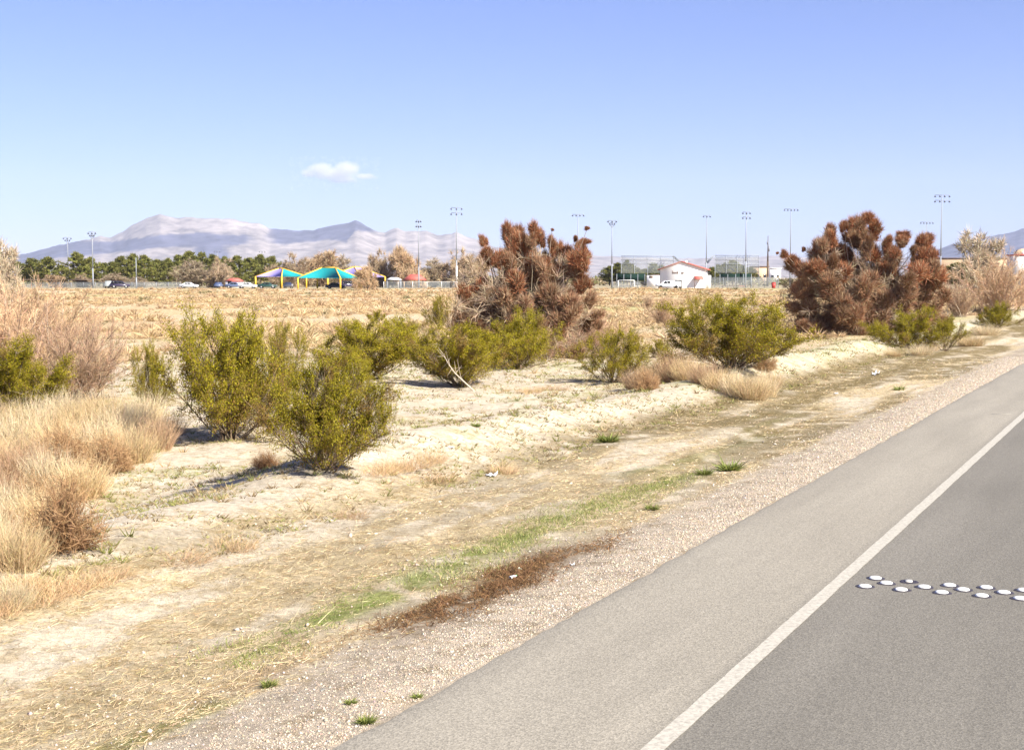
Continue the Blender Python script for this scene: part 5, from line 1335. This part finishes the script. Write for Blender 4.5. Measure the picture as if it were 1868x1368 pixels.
vehicle(612, 328, 'sedan', 'car_dark', 'dark purple parked car under the large teal canopy', 0.0)
vehicle(636, 345, 'suv', 'car_dark', 'dark parked car behind the right post of the teal canopy', 0.5)

# small shelters
def hut(px, Y, w, d, h, roof_h, wall, roof, label, name, cat, openwalls=False, roof_mat_hip=True):
    t = thing(name, label, cat, pk(px, Y))
    if openwalls:
        for sx in (-1, 1):
            for sy in (-1, 1):
                mb = MB(); mb.pole((sx * (w / 2 - 0.4), sy * (d / 2 - 0.4), -0.1), (sx * (w / 2 - 0.4), sy * (d / 2 - 0.4), h), 0.15, 0.15, 8); mb.build('post', M[wall], t)
    else:
        mb = MB(); mb.box((0, 0, h / 2 - 0.1), (w - 0.6, d - 0.6, h + 0.18)); mb.build('wall', M[wall], t)
        mb = MB(); mb.box((-w * 0.2, -d / 2 + 0.29, 0.9), (0.9, 0.06, 1.9)); mb.build('door', M['dark'], t)
    V = np.array([(-w / 2, -d / 2, h), (w / 2, -d / 2, h), (w / 2, d / 2, h), (-w / 2, d / 2, h), (-w * 0.2, 0, h + roof_h), (w * 0.2, 0, h + roof_h)])
    mb = MB(); mb.add(V, quads=[[0, 1, 5, 4], [2, 3, 4, 5], [0, 3, 2, 1]], tris=[[1, 2, 5], [3, 0, 4]]); mb.build('roof', M[roof], t)
hut(428, 352, 4.4, 4.0, 1.7, 0.75, 'white', 'redroof', 'small white kiosk with a red roof left of the shade canopies', 'kiosk', 'kiosk')
hut(757, 362, 6.0, 5.0, 1.9, 1.5, 'beige', 'redroof', 'open picnic shelter with a red hipped roof left of two light poles', 'picnic_shelter', 'shelter', True)
hut(719, 355, 4.0, 3.6, 2.0, 0.6, 'steel', 'litter', 'small white topped shelter left of the red roofed shelter', 'picnic_shelter', 'shelter', True)
hut(60, 368, 16, 5, 1.9, 0.25, 'wood', 'wood', 'low brown shelter roof behind the thicket at the left edge', 'picnic_shelter', 'shelter', True)
hut(150, 372, 13, 5, 1.9, 0.25, 'wood', 'wood', 'low brown shelter roof left of the second light pole', 'picnic_shelter', 'shelter', True)
hut(378, 375, 13, 5, 1.8, 0.25, 'wood', 'wood', 'low brown shelter roof under the pale bare trees', 'picnic_shelter', 'shelter', True)

# chain link fences
def fence(px0, px1, Y0, Y1, h, label, post_mat='steel', step=3.0):
    a, b = pk(px0, Y0), pk(px1, Y1); L = np.linalg.norm(b - a); t = thing('chain_link_fence', label, 'fence', a, math.atan2(b[1] - a[1], b[0] - a[0]))
    n = max(2, int(L / step))
    mb0 = MB(); mb0.pole((0, 0, -0.1), (0, 0, h), 0.055, 0.055, 6); pm = mb0.mesh('post', M[post_mat])
    for i in range(n + 1): obj('post', pm, t, (L * i / n, 0, 0))
    mb = MB(); mb.pole((0, 0, h - 0.02), (L, 0, h - 0.02), 0.035, 0.035, 5); mb.build('top_rail', M[post_mat], t)
    mb = MB(); mb.box((L / 2, 0.06, h / 2), (L, 0.012, h - 0.1)); mb.build('mesh_panel', M['net'], t)
fence(700, 832, 338, 336, 1.6, 'chain link fence with pale posts right of the shade canopies', 'white')
fence(1294, 1420, 352, 352, 2.6, 'chain link fence around the field right of the white building')
fence(1118, 1182, 352, 352, 1.6, 'chain link fence left of the white building')
fence(20, 330, 352, 348, 1.4, 'long low chain link fence in front of the pines at left')

# ball field backstops and dugouts
def backstop(px0, px1, Y, top, rails, hood_px, label):
    k = Y / F; a = pk(px0, Y); L = (px1 - px0) * k; H = pxz(top, Y) - ZG
    t = thing('backstop', label, 'backstop', a, 0, 'tall ball field backstops')
    for i in range(5):
        mb = MB(); mb.pole((L * i / 4, 0, -0.1), (L * i / 4, 0, H), 0.10, 0.07, 6); mb.build('post', M['steel'], t)
    for py in [top] + rails:
        z = pxz(py, Y) - ZG; mb = MB(); mb.pole((0, -0.12, z), (L, -0.12, z), 0.055, 0.055, 5); mb.build('rail', M['steel'], t)
    mb = MB(); mb.box((L / 2, 0.1, H * 0.72), (L, 0.02, H * 0.55)); mb.build('netting', M['net'], t)
    h0 = 0 if hood_px < px0 else L; hx = (hood_px - px0) * k; z0 = H * 0.74
    mb = MB(); V = np.array([(h0, 0, H), (h0, 5, H), (hx, 5, z0), (hx, -1.0, z0)]); mb.add(np.concatenate([V, V + np.array([0, 0, -0.03])]), quads=[[0, 1, 2, 3], [7, 6, 5, 4]]); mb.build('hood_net', M['net'], t)
    for q in np.linspace(0, 1, 5):
        p0 = np.array([h0, 5 * q, H]); p1 = np.array([hx, -1 + 6 * q, z0]); mb = MB(); mb.pole(p0, p1, 0.06, 0.06, 5); mb.build('hood_rib', M['steel'], t)
backstop(1133, 1229, 390, 467, [474, 481], 1245, 'tall netted backstop rising left behind the white building')
backstop(1304, 1384, 390, 466, [474, 482], 1290, 'tall netted backstop right of the white building')

def dugout(px0, px1, Y, y_top, y_bot, label, frame):
    k = Y / F; a = pk(px0, Y); L = (px1 - px0) * k; z1, z0 = pxz(y_top, Y) - ZG, pxz(y_bot, Y) - ZG
    t = thing('dugout', label, 'dugout', a, 0, 'dugouts beside the white building')
    mb = MB(); mb.box((L / 2, 0, (z0 + z1) / 2), (L, 0.08, z1 - z0)); mb.build('screen', M['green'], t)
    mb = MB(); mb.box((L / 2, 1.6, z1 + 0.05), (L + 0.3, 3.2, 0.1)); mb.build('roof', M['green'], t)
    for i in range(5):
        mb = MB(); mb.pole((L * i / 4, -0.1, -0.1), (L * i / 4, -0.1, z1), 0.07, 0.07, 6); mb.build('post', M['steel'], t)
    mb = MB(); mb.box((L / 2, 2.6, 0.42), (L * 0.8, 0.35, 0.08)); mb.build('bench', M['red' if not frame else 'white'], t)
    for x in (0.12, 0.5, 0.88):
        mb = MB(); mb.box((L * x, 2.6, 0.14), (0.1, 0.3, 0.5)); mb.build('bench_leg', M['steel'], t)
    if frame:
        for x0, x1, z in ((0.05, 0.62, 1.9),):
            mb = MB(); mb.box((L * (x0 + x1) / 2, -0.6, z), (L * (x1 - x0), 0.15, 0.15)); mb.build('white_frame', M['white'], t)
            for x in (x0, x1):
                mb = MB(); mb.box((L * x, -0.6, z / 2 - 0.1), (0.3, 0.15, z)); mb.build('white_frame', M['white'], t)
dugout(1313, 1370, 356, 500, 511.5, 'dugout with a dark green screen right of the white building', False)
dugout(1125, 1176, 356, 500, 512, 'dugout with a dark green screen left of the white building', True)

def bin_(px, Y):
    t = thing('rubbish_bin', 'red bin at the end of the fence by the right mesquite', 'bin', pk(px, Y))
    mb = MB(); mb.pole((0, 0, -0.05), (0, 0, 1.25), 0.42, 0.5, 12); mb.build('body', M['red'], t)
    mb = MB(); mb.pole((0, 0, 1.252), (0, 0, 1.42), 0.54, 0.40, 12); mb.build('lid', M['red'], t)
bin_(1411, 345)

# far roofs
def far_block(px0, px1, Y, y_top, mat, roof, label, arch=False):
    k = Y / F; a = pk((px0 + px1) / 2, Y); w = (px1 - px0) * k; H = pxz(y_top, Y) - ZG
    t = thing('far_building', label, 'building', a)
    mb = MB(); mb.box((0, 4, H / 2 - 0.1), (w, 8, H)); mb.build('wall', M[mat], t)
    mb = MB(); mb.box((0, 4, H + 0.12), (w + 0.6, 8.6, 0.42)); mb.build('roof', M[roof], t)
    nwin = max(2, int(w / 4))
    for i in range(nwin):
        mb = MB(); mb.box((-w / 2 + w * (i + 0.5) / nwin, -0.02, H * 0.45), (1.2, 0.08, 1.3)); mb.build('window', M['carglass'], t)
    if arch:
        n = 12; ang = np.linspace(0, np.pi, n); R = w * 0.46
        P = [(math.cos(q) * R, H + 0.3 + math.sin(q) * R * 0.7) for q in ang]
        V = np.array([(x, 1.0, z) for x, z in P] + [(x, 3.0, z) for x, z in P] + [(0, 1.0, H + 0.3), (0, 3.0, H + 0.3)])
        Q = [[i, i + 1, n + i + 1, n + i] for i in range(n - 1)]; T = [[i + 1, i, 2 * n] for i in range(n - 1)] + [[n + i, n + i + 1, 2 * n + 1] for i in range(n - 1)]
        mb = MB(); mb.add(V, tris=T, quads=Q); g = mb.build('arched_gable', M['beige'], t)
        mb = MB(); mb.pole((0, 0.9, H + R * 0.3), (0, 0.98, H + R * 0.3), R * 0.3, R * 0.3, 12); mb.build('round_sign', M['white'], g)
far_block(1374, 1402, 620, 487, 'beige', 'trim', 'tan flat roofed building far behind the right dugout')
far_block(1404, 1424, 640, 490, 'white', 'white', 'small white building far behind the fence, left of the right mesquite')
far_block(1700, 1852, 560, 472, 'beige', 'trim', 'long low building behind the large bare tree at far right')
far_block(1853, 1885, 420, 466, 'white', 'redroof', 'pale building with an arched beige gable at the right edge', True)

def far_scrub():
    r = np.random.default_rng(91); mb = MB(); n = 900
    Y = r.uniform(430, 780, n); px = r.uniform(-60, 1930, n); x = (px - W0 / 2) / F * Y; s = r.uniform(1.0, 2.6, n); m = 34
    k = np.repeat(np.arange(n), m); d = unit_dirs(len(k), r, -0.1)
    c = np.stack([x, Y, np.full(n, ZG)], 1)[k]
    P = c + d * (s[k] * r.uniform(0.5, 1.0, len(k)))[:, None] * np.array([1.5, 1.2, 1.25])
    e = unit_dirs(len(k), r); h = r.random(n)[k][:, None]
    C = np.where(h < 0.5, np.array([[0.16, 0.16, 0.06]]), np.where(h < 0.8, np.array([[0.34, 0.27, 0.17]]), np.array([[0.22, 0.20, 0.09]]))) * (1 + r.normal(size=(len(k), 1)) * 0.2)
    mb.blades(P, P + e * (s[k] * 0.5)[:, None], s[k] * 0.35, None, np.clip(C, 0.02, 0.8), r)
    tag(mb.build('far_scrub', M['twig']), 'distant mixed scrub and trees beyond the park', None, None, 'stuff')
far_scrub()
